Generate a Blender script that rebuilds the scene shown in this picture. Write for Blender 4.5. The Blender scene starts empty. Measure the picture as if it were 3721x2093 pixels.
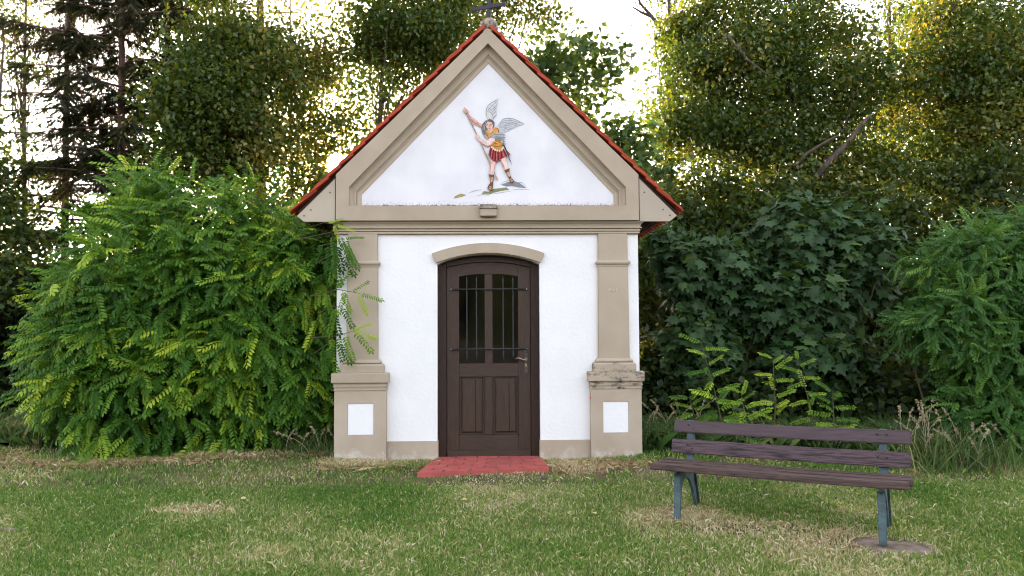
import bpy, bmesh, math, random
import numpy as np
from mathutils import Vector, Matrix

rng = np.random.default_rng(7)
random.seed(7)
SC = bpy.context.scene
COL = SC.collection

# ------------------------------------------------------------------ camera
CAM = np.array([0.050, -8.311, 1.532])
PITCH, YAW, ROLL = 0.04617, 0.02587, -0.00501
_f = np.array([math.sin(YAW) * math.cos(PITCH), math.cos(YAW) * math.cos(PITCH), math.sin(PITCH)])
_r = np.array([math.cos(YAW), -math.sin(YAW), 0.0])
_u = np.cross(_r, _f)
_r, _u = _r * math.cos(ROLL) + _u * math.sin(ROLL), -_r * math.sin(ROLL) + _u * math.cos(ROLL)
cd = bpy.data.cameras.new('camera')
cd.lens = 26.0; cd.sensor_width = 36.0; cd.sensor_fit = 'HORIZONTAL'
cd.clip_start = 0.05; cd.clip_end = 3000
cam = bpy.data.objects.new('camera', cd)
COL.objects.link(cam)
cam.matrix_world = Matrix(((_r[0], _u[0], -_f[0], CAM[0]), (_r[1], _u[1], -_f[1], CAM[1]),
                           (_r[2], _u[2], -_f[2], CAM[2]), (0, 0, 0, 1)))
SC.camera = cam

# ------------------------------------------------------------------ light
SUN_AZ, SUN_EL = math.radians(-11.83), math.radians(11.84)
SUN = np.array([math.sin(SUN_AZ) * math.cos(SUN_EL), math.cos(SUN_AZ) * math.cos(SUN_EL), math.sin(SUN_EL)])
world = bpy.data.worlds.new('World'); SC.world = world; world.use_nodes = True
wn = world.node_tree; bg = wn.nodes['Background']
sky = wn.nodes.new('ShaderNodeTexSky'); sky.sky_type = 'NISHITA'; sky.sun_disc = False
sky.sun_elevation = SUN_EL; sky.sun_rotation = SUN_AZ
sky.air_density = 1.0; sky.dust_density = 2.5; sky.ozone_density = 1.0; sky.altitude = 400
wb = wn.nodes.new('ShaderNodeMix'); wb.data_type = 'RGBA'; wb.blend_type = 'MULTIPLY'
wb.inputs['Factor'].default_value = 1.0
wb.inputs[7].default_value = (1.10, 1.0, 0.97, 1)          # camera white balance of the whole sky
hs = wn.nodes.new('ShaderNodeHueSaturation'); hs.inputs['Saturation'].default_value = .45     # thin evening haze whitens the sky
wn.links.new(sky.outputs[0], hs.inputs['Color']); wn.links.new(hs.outputs[0], wb.inputs[6])
# the sun's own disc with its aureole, round the sun's direction
tc = wn.nodes.new('ShaderNodeTexCoord')
dot = wn.nodes.new('ShaderNodeVectorMath'); dot.operation = 'DOT_PRODUCT'
dot.inputs[1].default_value = tuple(SUN)
nrm = wn.nodes.new('ShaderNodeVectorMath'); nrm.operation = 'NORMALIZE'
wn.links.new(tc.outputs['Generated'], nrm.inputs[0]); wn.links.new(nrm.outputs[0], dot.inputs[0])
ac = wn.nodes.new('ShaderNodeMath'); ac.operation = 'ARCCOSINE'
wn.links.new(dot.outputs['Value'], ac.inputs[0])
def wmap(a, b, va, vb):
    m = wn.nodes.new('ShaderNodeMapRange'); m.interpolation_type = 'SMOOTHSTEP'
    for i, v in enumerate((math.radians(a), math.radians(b), va, vb)): m.inputs[1 + i].default_value = v
    wn.links.new(ac.outputs[0], m.inputs[0]); return m.outputs[0]
def wadd(prev, fac, col):
    m = wn.nodes.new('ShaderNodeMix'); m.data_type = 'RGBA'; m.blend_type = 'ADD'
    m.inputs[7].default_value = (*col, 1); wn.links.new(fac, m.inputs['Factor']); wn.links.new(prev, m.inputs[6])
    return m.outputs[2]
wm = wn.nodes.new('ShaderNodeMix'); wm.data_type = 'RGBA'; wm.blend_type = 'MULTIPLY'; wm.inputs[7].default_value = (1, .72, .30, 1)
wn.links.new(wmap(0.5, 9, 1, 0), wm.inputs['Factor']); wn.links.new(wb.outputs[2], wm.inputs[6])
m0 = wadd(wm.outputs[2], wmap(0.8, 5, 1, 0), (6, 2.2, .2))
m2 = wadd(m0, wmap(0.72, 1.0, 1, 0), (600, 420, 200))
wn.links.new(m2, bg.inputs[0])
bg.inputs[1].default_value = 0.12
world.cycles.sampling_method = 'AUTOMATIC'

sd = bpy.data.lights.new('sun', 'SUN'); sd.energy = 2.0; sd.angle = math.radians(0.53); sd.color = (1.0, 0.80, 0.48)
sun = bpy.data.objects.new('sun', sd); COL.objects.link(sun)
sun.rotation_euler = Vector(-SUN).to_track_quat('-Z', 'Y').to_euler()
SC.view_settings.view_transform = 'Standard'; SC.view_settings.look = 'None'
SC.view_settings.gamma = 1.0; SC.view_settings.use_curve_mapping = False
SC.view_settings.exposure = 3.4
SC.render.engine = 'CYCLES'
SC.cycles.use_denoising = True
SC.cycles.pixel_filter_type = 'BLACKMAN_HARRIS'; SC.cycles.filter_width = 1.05
SC.cycles.max_bounces = 6; SC.cycles.diffuse_bounces = 4; SC.cycles.transmission_bounces = 4
SC.cycles.glossy_bounces = 3; SC.cycles.transparent_max_bounces = 8
SC.cycles.caustics_reflective = False; SC.cycles.caustics_refractive = False
SC.cycles.sample_clamp_indirect = 6.0

D = 3721 / 2576.0
F0 = 26 / 36 * 3721
def ray(px, py):
    return _f + _r * (px * D - 1860.5) / F0 - _u * (py * D - 1046.5) / F0
def at(px, py, y):
    v = ray(px, py); return CAM + v * ((y - CAM[1]) / v[1])

# ------------------------------------------------------------------ materials
def nodes(name):
    m = bpy.data.materials.new(name); m.use_nodes = True
    nt = m.node_tree
    return m, nt, nt.nodes['Principled BSDF']
def mk(name, c1, c2=None, rough=0.8, scale=6.0, bump=0.0, bscale=None, stretch=(1, 1, 1), spec=0.3, lo=0.35, hi=0.65, metal=0.0, detail=8):
    m, nt, p = nodes(name)
    L = nt.links
    p.inputs['Roughness'].default_value = rough
    p.inputs['Specular IOR Level'].default_value = spec
    p.inputs['Metallic'].default_value = metal
    p.inputs['Base Color'].default_value = (*c1, 1)
    co = nt.nodes.new('ShaderNodeTexCoord'); mp = nt.nodes.new('ShaderNodeMapping')
    mp.inputs['Scale'].default_value = stretch
    L.new(co.outputs['Object'], mp.inputs[0])
    if c2:
        n = nt.nodes.new('ShaderNodeTexNoise'); n.inputs['Scale'].default_value = scale; n.inputs['Detail'].default_value = detail
        r = nt.nodes.new('ShaderNodeValToRGB')
        r.color_ramp.elements[0].position = lo; r.color_ramp.elements[1].position = hi
        r.color_ramp.elements[0].color = (*c1, 1); r.color_ramp.elements[1].color = (*c2, 1)
        L.new(mp.outputs[0], n.inputs[0]); L.new(n.outputs[0], r.inputs[0]); L.new(r.outputs[0], p.inputs['Base Color'])
    if bump:
        n2 = nt.nodes.new('ShaderNodeTexNoise'); n2.inputs['Scale'].default_value = bscale or scale * 4; n2.inputs['Detail'].default_value = 6
        b = nt.nodes.new('ShaderNodeBump'); b.inputs['Strength'].default_value = bump; b.inputs['Distance'].default_value = 0.02
        L.new(mp.outputs[0], n2.inputs[0]); L.new(n2.outputs[0], b.inputs['Height']); L.new(b.outputs[0], p.inputs['Normal'])
    return m
def ramp_mat_node(nt, fac, stops):
    r = nt.nodes.new('ShaderNodeValToRGB')
    e = r.color_ramp.elements
    e[0].position, e[0].color = stops[0][0], (*stops[0][1], 1)
    e[1].position, e[1].color = stops[-1][0], (*stops[-1][1], 1)
    for p_, c_ in stops[1:-1]:
        q = e.new(p_); q.color = (*c_, 1)
    nt.links.new(fac, r.inputs[0]); return r.outputs[0]
def leaf_mat(name, stops, tstops, trans=0.45, rough=0.5, spec=0.35):
    m, nt, p = nodes(name); L = nt.links
    a = nt.nodes.new('ShaderNodeAttribute'); a.attribute_name = 'rnd'
    L.new(ramp_mat_node(nt, a.outputs['Fac'], stops), p.inputs['Base Color'])
    p.inputs['Roughness'].default_value = rough; p.inputs['Specular IOR Level'].default_value = spec
    t = nt.nodes.new('ShaderNodeBsdfTranslucent')
    L.new(ramp_mat_node(nt, a.outputs['Fac'], tstops), t.inputs[0])
    mx = nt.nodes.new('ShaderNodeMixShader'); mx.inputs[0].default_value = trans
    L.new(p.outputs[0], mx.inputs[1]); L.new(t.outputs[0], mx.inputs[2])
    L.new(mx.outputs[0], nt.nodes['Material Output'].inputs[0])
    return m

M = {}
M['white'] = mk('white_stucco', (.80, .80, .80), (.74, .74, .735), .9, 1.5, .35, 45, spec=.1)
M['beige'] = mk('beige_plaster', (.415, .35, .268), (.345, .285, .212), .9, 2.2, .15, 60, spec=.1, lo=.3, hi=.75)
M['beige2'] = mk('beige_board', (.42, .37, .29), (.38, .33, .26), .85, 3.0, .06, 50, spec=.15)
M['side'] = mk('side_stucco', (.72, .72, .72), (.66, .66, .65), .9, 1.2, .3, 45, spec=.1)
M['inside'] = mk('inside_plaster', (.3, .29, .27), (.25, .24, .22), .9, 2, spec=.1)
M['door'] = mk('brown_door_wood', (.056, .034, .022), (.034, .020, .013), .55, 9, .25, 30, (14, 14, 1), spec=.3)
M['doorh'] = mk('brown_rail_wood', (.056, .034, .022), (.034, .020, .013), .55, 9, .25, 30, (1, 14, 14), spec=.3)
M['frame'] = mk('dark_frame_wood', (.040, .022, .015), (.022, .012, .009), .6, 9, .3, 30, (14, 14, 1), spec=.25)
M['iron'] = mk('wrought_iron', (.018, .018, .02), (.03, .029, .03), .5, 20, .2, 60, spec=.4)
M['pewter'] = mk('dark_pewter', (.10, .085, .075), (.05, .042, .036), .4, 40, .3, 80, spec=.5, metal=.7)
M['leverm'] = mk('worn_lever_metal', (.38, .30, .24), (.22, .17, .14), .35, 30, metal=.8)
M['brass'] = mk('brass', (.62, .5, .28), (.5, .4, .2), .4, 30, metal=.6)
M['tile'] = mk('red_roof_tile', (.42, .068, .03), (.27, .05, .03), .8, 5, .2, 50, spec=.2)
M['deck'] = mk('dark_roof_boards', (.05, .036, .027), (.03, .022, .017), .9, 5, .2, 30, (8, 1, 8))
M['brick'] = mk('red_paving_brick', (.40, .10, .085), (.29, .075, .065), .85, 7, .2, 60, spec=.15)
M['mortar'] = mk('sandy_mortar', (.34, .2, .155), (.25, .15, .12), .95, 20, .2, 90)
M['stone'] = mk('weathered_stone', (.36, .31, .26), (.12, .10, .085), .95, 22, .6, 40, lo=.4, hi=.62)
M['cross'] = mk('black_iron_cross', (.02, .022, .03), (.03, .03, .04), .55, 20)
M['slat'] = mk('purple_brown_slat', (.068, .040, .048), (.040, .023, .026), .5, 4, .2, 20, (1.2, 18, 18), spec=.45)
M['slatworn'] = mk('worn_brown_slat', (.085, .053, .060), (.016, .011, .011), .6, 5, .5, 14, (1.0, 16, 16), spec=.4, lo=.46, hi=.66)
M['seat'] = mk('weathered_seat_plank', (.115, .076, .066), (.040, .027, .023), .75, 5, .4, 18, (1.2, 16, 16), spec=.25)
M['bluegreen'] = mk('blue_green_iron_paint', (.075, .12, .13), (.032, .052, .056), .6, 10, .35, 60, spec=.35, lo=.4, hi=.7)
M['bark'] = mk('grey_brown_bark', (.11, .085, .068), (.05, .038, .03), .95, 8, .8, 14, (3, 3, .7))
M['barkr'] = mk('reddish_conifer_bark', (.17, .105, .085), (.08, .05, .042), .95, 8, .8, 14, (3, 3, .7))
M['stem'] = mk('green_brown_stem', (.09, .10, .04), (.08, .055, .035), .8, 6)
M['pebble'] = mk('pale_pebble', (.55, .51, .46), (.34, .3, .27), .9, 12, .3, 30)
M['slab'] = mk('gritty_concrete', (.27, .21, .165), (.11, .08, .055), .95, 9, .9, 40)
M['wood_cut'] = mk('cracked_stump_wood', (.22, .15, .11), (.09, .06, .045), .95, 12, .6, 20, (3, 3, .6))
M['flower'] = mk('pale_flower', (.7, .68, .6), None, .8)
M['scratch'] = mk('scratched_plaster', (.56, .51, .43), (.44, .38, .3), .95, 40, lo=.4, hi=.6)
M['berry'] = mk('red_mark', (.45, .03, .03), None, .6)

# glass: a thin dark pane that mirrors a little and lets the dark room show
m, nt, p = nodes('dark_window_glass')
tr = nt.nodes.new('ShaderNodeBsdfTransparent'); tr.inputs[0].default_value = (.55, .6, .58, 1)
gl = nt.nodes.new('ShaderNodeBsdfGlossy'); gl.inputs['Roughness'].default_value = .03
fr = nt.nodes.new('ShaderNodeFresnel'); fr.inputs[0].default_value = 1.5
mx = nt.nodes.new('ShaderNodeMixShader')
nt.links.new(fr.outputs[0], mx.inputs[0]); nt.links.new(tr.outputs[0], mx.inputs[1]); nt.links.new(gl.outputs[0], mx.inputs[2])
nt.links.new(mx.outputs[0], nt.nodes['Material Output'].inputs[0])
M['glass'] = m

# plaster with its dirt: black lichen runs on the ledges, splash marks near the ground
def dirty(name, c1, c2, bands, dirt=(.045, .04, .036), nscale=38, bump=.12, bscale=60):
    m = mk(name, c1, c2, .9, 2.5, bump, bscale, spec=.1)
    nt = m.node_tree; L = nt.links; p = nt.nodes['Principled BSDF']
    src = p.inputs['Base Color'].links[0].from_socket
    g = nt.nodes.new('ShaderNodeNewGeometry'); s = nt.nodes.new('ShaderNodeSeparateXYZ'); L.new(g.outputs['Position'], s.inputs[0])
    for (z0, z1, amt, colr, nsc, st) in bands:
        mr = nt.nodes.new('ShaderNodeMapRange'); mr.interpolation_type = 'SMOOTHSTEP'
        mr.inputs[1].default_value = z0; mr.inputs[2].default_value = z1; mr.inputs[3].default_value = amt; mr.inputs[4].default_value = 0
        L.new(s.outputs['Z'], mr.inputs[0])
        mp = nt.nodes.new('ShaderNodeMapping'); mp.inputs['Scale'].default_value = st; L.new(g.outputs['Position'], mp.inputs[0])
        n = nt.nodes.new('ShaderNodeTexNoise'); n.inputs['Scale'].default_value = nsc; n.inputs['Detail'].default_value = 6; n.inputs['Roughness'].default_value = .7
        L.new(mp.outputs[0], n.inputs[0])
        a = nt.nodes.new('ShaderNodeMath'); a.operation = 'ADD'; L.new(n.outputs[0], a.inputs[0]); L.new(mr.outputs[0], a.inputs[1])
        t = nt.nodes.new('ShaderNodeMapRange'); t.inputs[1].default_value = .74; t.inputs[2].default_value = .92
        L.new(a.outputs[0], t.inputs[0])
        mx = nt.nodes.new('ShaderNodeMix'); mx.data_type = 'RGBA'; mx.inputs[7].default_value = (*colr, 1)
        L.new(t.outputs[0], mx.inputs['Factor']); L.new(src, mx.inputs[6]); src = mx.outputs[2]
    L.new(src, p.inputs['Base Color'])
    return m
M['tymp'] = dirty('gable_white', (.70, .70, .72), (.62, .62, .645), [(2.835, 2.985, .29, (.26, .21, .18), 70, (1, 1, 1)), (2.83, 2.885, .5, (.05, .04, .035), 42, (.7, 1, 1)), (2.835, 3.4, .10, (.56, .56, .58), 5, (1, 1, 1))], bump=.1)
M['ledge'] = dirty('gable_beige', (.40, .335, .255), (.35, .29, .22), [(2.70, 2.70001, 0, (.1, .09, .08), 20, (1, 1, 1))])
M['pedmat'] = dirty('pedestal_beige', (.435, .365, .285), (.37, .305, .23), [(.03, .26, .32, (.50, .46, .40), 7, (1, 1, 1))])
M['capmat'] = dirty('stained_cap_beige', (.41, .345, .265), (.36, .30, .225), [(1.2, 1.3, .255, (.07, .06, .052), 8, (1, 1, 2.0))])
M['capclean'] = dirty('cap_beige', (.41, .345, .265), (.36, .30, .225), [(1.2, 1.3, .08, (.12, .10, .085), 16, (1, 1, 2.2))])
M['wallwhite'] = dirty('front_wall_white', (.77, .77, .77), (.73, .73, .73), [(.2, .5, .12, (.62, .60, .56), 8, (1, 1, 1))], bump=.22, bscale=26)

# ------------------------------------------------------------------ mesh helpers
def link(o, parent=None):
    COL.objects.link(o)
    if parent is not None: o.parent = parent
    return o
def empty(name, loc=(0, 0, 0), rz=0.0, parent=None):
    o = bpy.data.objects.new(name, None); o.empty_display_size = .2
    o.location = loc; o.rotation_euler = (0, 0, rz); return link(o, parent)
def tag(o, label, cat, group=None):
    o['label'] = label; o['category'] = cat
    if group: o['group'] = group
    return o
def mesh(name, V, Fc, mat, parent=None, smooth=False, bevel=0.0):
    me = bpy.data.meshes.new(name)
    me.from_pydata([tuple(map(float, v)) for v in V], [], [tuple(f) for f in Fc])
    bm = bmesh.new(); bm.from_mesh(me); bmesh.ops.recalc_face_normals(bm, faces=bm.faces)
    if bevel:
        es = [e for e in bm.edges if len(e.link_faces) == 2 and e.calc_face_angle(0) > .5]
        bmesh.ops.bevel(bm, geom=es, offset=bevel, segments=2, affect='EDGES', clamp_overlap=True)
    bm.to_mesh(me); bm.free()
    if smooth: me.polygons.foreach_set('use_smooth', [True] * len(me.polygons))
    me.materials.append(M[mat] if isinstance(mat, str) else mat)
    return link(bpy.data.objects.new(name, me), parent)
class MB:
    def __init__(s): s.V = []; s.F = []
    def add(s, V, Fc):
        o = len(s.V); s.V += [tuple(v) for v in V]; s.F += [tuple(i + o for i in f) for f in Fc]; return s
    def box(s, x0, x1, y0, y1, z0, z1):
        return s.add([(x0, y0, z0), (x1, y0, z0), (x1, y1, z0), (x0, y1, z0), (x0, y0, z1), (x1, y0, z1), (x1, y1, z1), (x0, y1, z1)],
                     [(0, 3, 2, 1), (4, 5, 6, 7), (0, 1, 5, 4), (1, 2, 6, 5), (2, 3, 7, 6), (3, 0, 4, 7)])
    def prism(s, pts, y0, y1):                       # outline in x,z pushed along y
        n = len(pts)
        V = [(x, y0, z) for x, z in pts] + [(x, y1, z) for x, z in pts]
        return s.add(V, [tuple(range(n)), tuple(range(2 * n - 1, n - 1, -1))] + [(i, (i + 1) % n, n + (i + 1) % n, n + i) for i in range(n)])
    def mould(s, x0, x1, yf, yb, prof):              # profile (out, z) carried round three sides
        V, Fc = [], []
        for o, z in prof: V += [(x0 - o, yb, z), (x0 - o, yf - o, z), (x1 + o, yf - o, z), (x1 + o, yb, z)]
        for k in range(len(prof) - 1):
            a, b = 4 * k, 4 * k + 4
            Fc += [(a + i, a + (i + 1) % 4, b + (i + 1) % 4, b + i) for i in range(4)]
        Fc += [(3, 2, 1, 0), tuple(range(len(V) - 4, len(V)))]
        return s.add(V, Fc)
    def tube(s, pts, rad, n=8, cap=True):
        pts = [Vector(p_) for p_ in pts]
        if not hasattr(rad, '__len__'): rad = [rad] * len(pts)
        V, Fc = [], []
        up = Vector((0.13, .31, 1)).normalized()
        for i, p_ in enumerate(pts):
            d = (pts[min(i + 1, len(pts) - 1)] - pts[max(i - 1, 0)]).normalized()
            if abs(d.dot(up)) > .98: up = Vector((1, .2, 0)).normalized()
            a = d.cross(up).normalized(); b = d.cross(a)
            for k in range(n):
                t = 2 * math.pi * k / n
                V.append(tuple(p_ + (a * math.cos(t) + b * math.sin(t)) * rad[i]))
        for i in range(len(pts) - 1):
            for k in range(n):
                Fc.append((i * n + k, i * n + (k + 1) % n, (i + 1) * n + (k + 1) % n, (i + 1) * n + k))
        if cap: Fc += [tuple(range(n - 1, -1, -1)), tuple(range((len(pts) - 1) * n, len(pts) * n))]
        return s.add(V, Fc)
    def build(s, name, mat, parent=None, smooth=False, bevel=0.0): return mesh(name, s.V, s.F, mat, parent, smooth, bevel)
def arc(x0, x1, ze, zc, n=14):                       # points of a shallow arch from x0 to x1
    c, h = (x0 + x1) / 2, (x1 - x0) / 2
    return [(c + h * t, zc - (zc - ze) * t * t) for t in np.linspace(-1, 1, n)]
def rock(name, mat, parent=None, loc=(0, 0, 0), s=(1, 1, 1), seed=0, sub=2, amp=.25):
    bm = bmesh.new(); bmesh.ops.create_icosphere(bm, subdivisions=sub, radius=1)
    r = random.Random(seed)
    ph = [(Vector((r.uniform(-1, 1), r.uniform(-1, 1), r.uniform(-1, 1))), r.uniform(1.5, 4), r.uniform(0, 6)) for _ in range(7)]
    for v in bm.verts:
        d = sum(math.sin(f * q.dot(v.co) * 2 + o) for q, f, o in ph) / 7
        v.co = Vector((v.co.x * s[0], v.co.y * s[1], v.co.z * s[2])) * (1 + amp * d)
    me = bpy.data.meshes.new(name); bm.to_mesh(me); bm.free(); me.materials.append(M[mat])
    me.polygons.foreach_set('use_smooth', [True] * len(me.polygons))
    o = bpy.data.objects.new(name, me); o.location = loc
    return link(o, parent)

# fast soup of many small pieces
def soup(name, V, Fn, nper, mat, parent=None, rnd=None, k=None):
    """V (N,k,3) points, Fn list of faces of one piece (index tuples), one mesh"""
    N, kk, _ = V.shape
    me = bpy.data.meshes.new(name)
    loops1 = np.concatenate([np.array(f) for f in Fn]); sizes1 = np.array([len(f) for f in Fn])
    loops = (loops1[None, :] + (np.arange(N) * kk)[:, None]).ravel().astype(np.int32)
    sizes = np.tile(sizes1, N); starts = np.concatenate([[0], np.cumsum(sizes)[:-1]]).astype(np.int32)
    me.vertices.add(N * kk); me.vertices.foreach_set('co', V.reshape(-1).astype(np.float32))
    me.loops.add(len(loops)); me.loops.foreach_set('vertex_index', loops)
    me.polygons.add(len(sizes)); me.polygons.foreach_set('loop_start', starts)
    me.update(calc_edges=True)
    if rnd is not None:
        a = me.attributes.new('rnd', 'FLOAT', 'FACE'); a.data.foreach_set('value', np.repeat(rnd, len(Fn)).astype(np.float32))
    me.materials.append(M[mat])
    return link(bpy.data.objects.new(name, me), parent)
def frames(d, n):
    d = d / np.linalg.norm(d, axis=1, keepdims=True)
    x = np.cross(d, n); x /= np.maximum(np.linalg.norm(x, axis=1, keepdims=True), 1e-6)
    return x, d, np.cross(x, d)
def place(T, P, X, Y, Z, s):
    return P[:, None, :] + s[:, None, None] * (T[None, :, 0:1] * X[:, None, :] + T[None, :, 1:2] * Y[:, None, :] + T[None, :, 2:3] * Z[:, None, :])
def vnoise(x, y, f, seed):
    r = np.random.default_rng(seed); G = r.random((256, 256))
    x = x * f + 100; y = y * f + 100
    xi = np.floor(x).astype(int); yi = np.floor(y).astype(int); u = x - xi; v = y - yi
    u = u * u * (3 - 2 * u); v = v * v * (3 - 2 * v)
    g = lambda a, b: G[a % 256, b % 256]
    return (g(xi, yi) * (1 - u) + g(xi + 1, yi) * u) * (1 - v) + (g(xi, yi + 1) * (1 - u) + g(xi + 1, yi + 1) * u) * v
def unit(n): 
    v = rng.normal(size=(n, 3)); return v / np.linalg.norm(v, axis=1, keepdims=True)

# ------------------------------------------------------------------ ground
def gz(x, y):
    h = .02 * (vnoise(x, y, .9, 3) - .5) + .05 * (vnoise(x, y, .25, 4) - .5)
    side = np.clip((np.abs(x) - 1.0) / .9, 0, 1) * np.clip((y + 1.2) / 1.2, 0, 1)
    near = np.exp(-((x / 1.0) ** 2 + ((y + .35) / .6) ** 2))
    back = np.clip((-y - 60) / 90, 0, 1)
    return (h * (1 - near) + .045 * np.minimum(side, 1) - .012
            + 13 * back * back * (3 - 2 * back))
gx = np.unique(np.concatenate([np.linspace(-12, 12, 73), np.linspace(-400, 400, 41)]))
gy = np.unique(np.concatenate([np.linspace(-9, 14, 70), np.linspace(-400, 500, 91)]))
XX, YY = np.meshgrid(gx, gy, indexing='ij')
GV = np.stack([XX, YY, gz(XX, YY)], -1).reshape(-1, 3)
ny = len(gy)
GF = [(i * ny + j, (i + 1) * ny + j, (i + 1) * ny + j + 1, i * ny + j + 1) for i in range(len(gx) - 1) for j in range(ny - 1)]
M['soil'] = mk('soil_and_thatch', (.06, .055, .025), (.19, .125, .08), .95, 1.6, .8, 25, lo=.4, hi=.68)
ground = mesh('ground', GV, GF, 'soil', None, True); ground['kind'] = 'structure'

# unseen dark wood behind the viewer, added so the window panes mirror dark
n = 520
k = 9; ang = np.linspace(0, 2 * math.pi, k, endpoint=False)
T = np.array([[.5 * math.cos(a), .5 * math.sin(a), .02] for a in ang] + [[.30 * math.cos(a + .3), .30 * math.sin(a + .3), .55] for a in ang] + [[0, 0, 1.0]])
TF = [(i, (i + 1) % k, k + (i + 1) % k, k + i) for i in range(k)] + [(k + i, k + (i + 1) % k, 2 * k) for i in range(k)]
x = rng.uniform(-170, 170, n); y = rng.uniform(-112, -40, n)
V = T[None] * np.array([6., 6., 14.]) * rng.uniform(.6, 1.2, n)[:, None, None] * (1 + .18 * rng.normal(size=(n, len(T), 1)))
V = V + np.stack([x, y, gz(x, y) - .5], 1)[:, None, :]
M['added_wood'] = mk('added_wood_foliage', (.010, .013, .006), (.016, .02, .008), .95, .6, .8, 3)
fw = soup('added_far_wood', V, TF, len(T), 'added_wood'); fw['kind'] = 'stuff'

# ------------------------------------------------------------------ chapel
chapel = empty('chapel', (0, 0, 0))
tag(chapel, 'small white chapel with beige pilasters, red tiled gable roof and winged figure painting', 'chapel')
WX, ZC = 1.695, 2.525
ao = [(-.575, -.06), (-.575, 2.185)] + arc(-.575, .575, 2.195, 2.30)[1:-1] + [(.575, 2.185), (.575, -.06)]
MB().prism([(-WX, -.06)] + ao + [(WX, -.06), (WX, 2.66), (-WX, 2.66)], 0, .28).build('front_wall', 'wallwhite', chapel)
DEPTH = 3.1
for s in (-1, 1):
    MB().box(s * WX - (.25 if s > 0 else -.003), s * WX + (-.003 if s > 0 else .25), .282, DEPTH, -.06, 3.12).build('side_wall', 'side', chapel)
rs = .985
MB().prism([(-WX, -.06), (WX, -.06), (WX, 3.1), (0, 4.78), (-WX, 3.1)], DEPTH + .002, DEPTH + .25).build('back_wall', 'side', chapel)
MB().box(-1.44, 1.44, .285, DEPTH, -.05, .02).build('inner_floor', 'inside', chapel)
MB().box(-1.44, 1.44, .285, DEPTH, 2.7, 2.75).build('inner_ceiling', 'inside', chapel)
for s in (-1, 1):
    x0, x1 = sorted((s * .566, s * 1.128))
    MB().box(x0, x1, -.02, .097, -.06, .218).build('plinth', 'pedmat', chapel, bevel=.004)
for s in (-1, 1):
    pil = empty('pilaster', (0, 0, 0), 0, chapel)
    def bx(a, b): return sorted((s * a, s * b))
    b = MB(); x0, x1 = bx(1.13, 1.695); p0, p1 = bx(1.265, 1.548)
    b.box(x0, x1, -.083, -.001, -.06, .785)
    b.box(x0, x1, -.10, -.083, -.06, .305); b.box(x0, x1, -.10, -.083, .648, .785)
    b.box(x0, p0, -.10, -.083, .305, .648); b.box(p1, x1, -.10, -.083, .305, .648)
    b.build('pedestal', 'pedmat', pil)
    MB().box(p0 + .002, p1 - .002, -.093, -.084, .307, .646).build('white_panel', 'wallwhite', pil)
    cm = 'capmat' if s > 0 else 'capclean'
    MB().mould(x0, x1, -.10, -.001, [(0, .786), (.008, .79), (.008, .80), (.002, .802), (.004, .815), (.012, .835), (.012, .843), (.006, .845), (.008, .86), (.02, .874), (.028, .876), (.03, .882), (.03, .972), (.026, .98)]).build('pedestal_cap', cm, pil)
    c0, c1 = bx(1.172, 1.628)
    MB().mould(c0, c1, -.075, -.001, [(.012, .981), (.014, .985), (.014, 1.06), (.008, 1.066), (.004, 1.074), (-.014, 1.08)]).build('base_block', cm, pil)
    t0, t1 = bx(1.205, 1.597)
    MB().mould(t0, t1, -.06, -.001, [(.006, 1.081), (.016, 1.09), (.014, 1.104), (-.002, 1.114), (-.012, 1.128), (-.016, 1.135)]).build('base_ring', 'beige', pil)
    sh = MB(); a0, a1 = bx(1.226, 1.578); b0, b1 = bx(1.237, 1.568)
    sh.add([(a0, -.05, 1.12), (a1, -.05, 1.12), (a1, -.001, 1.12), (a0, -.001, 1.12), (b0, -.045, 2.524), (b1, -.045, 2.524), (b1, -.001, 2.524), (b0, -.001, 2.524)],
           [(0, 3, 2, 1), (4, 5, 6, 7), (0, 1, 5, 4), (1, 2, 6, 5), (2, 3, 7, 6), (3, 0, 4, 7)])
    sh.build('shaft', 'beige', pil, bevel=.004)
    r0, r1 = bx(1.232, 1.572)
    MB().mould(r0, r1, -.047, -.001, [(.001, 2.150), (.006, 2.162), (.006, 2.172), (.018, 2.18), (.025, 2.193), (.024, 2.207), (.014, 2.218), (.001, 2.222)]).build('neck_ring', 'beige', pil, False)
# scratched letters on one shaft
def strokes(name, segs, w, y0, y1, mat, parent):
    b = MB()
    for (x0, z0), (x1, z1) in segs:
        dx, dz = x1 - x0, z1 - z0; l = math.hypot(dx, dz) or 1; nx, nz = -dz / l * w / 2, dx / l * w / 2
        b.prism([(x0 + nx, z0 + nz), (x1 + nx, z1 + nz), (x1 - nx, z1 - nz), (x0 - nx, z0 - nz)], y0, y1)
    return b.build(name, mat, parent)
gx0, gz0, gh, gw = 1.345, 1.872, .036, .032
seg = [((0, 0), (.5, 1)), ((.5, 1), (1, 0)), ((.22, .4), (.78, .4)), ((1.5, 0), (1.5, 1)), ((1.5, 1), (2.3, 0)), ((2.3, 0), (2.3, 1)), ((2.85, 0), (2.85, 1))]
strokes('scratched_lettering', [((gx0 + a * gw, gz0 + b * gh), (gx0 + c * gw, gz0 + d * gh)) for (a, b), (c, d) in seg], .006, -.0512, -.046, 'scratch', pil)
MB().box(1.122, 1.130, -.1015, -.09, .675, .70).build('red_mark', 'berry', pil)
# cornice
MB().mould(-1.675, 1.675, -.005, .28, [(.014, 2.526), (.034, 2.528), (.034, 2.546), (.022, 2.548), (.022, 2.553), (.04, 2.556), (.04, 2.574), (.030, 2.577), (.030, 2.582), (.054, 2.586), (.056, 2.598), (.040, 2.601), (.042, 2.612), (.052, 2.63), (.07, 2.646), (.078, 2.654), (.066, 2.656), (.066, 2.664)]).build('cornice', 'beige', chapel)
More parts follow.
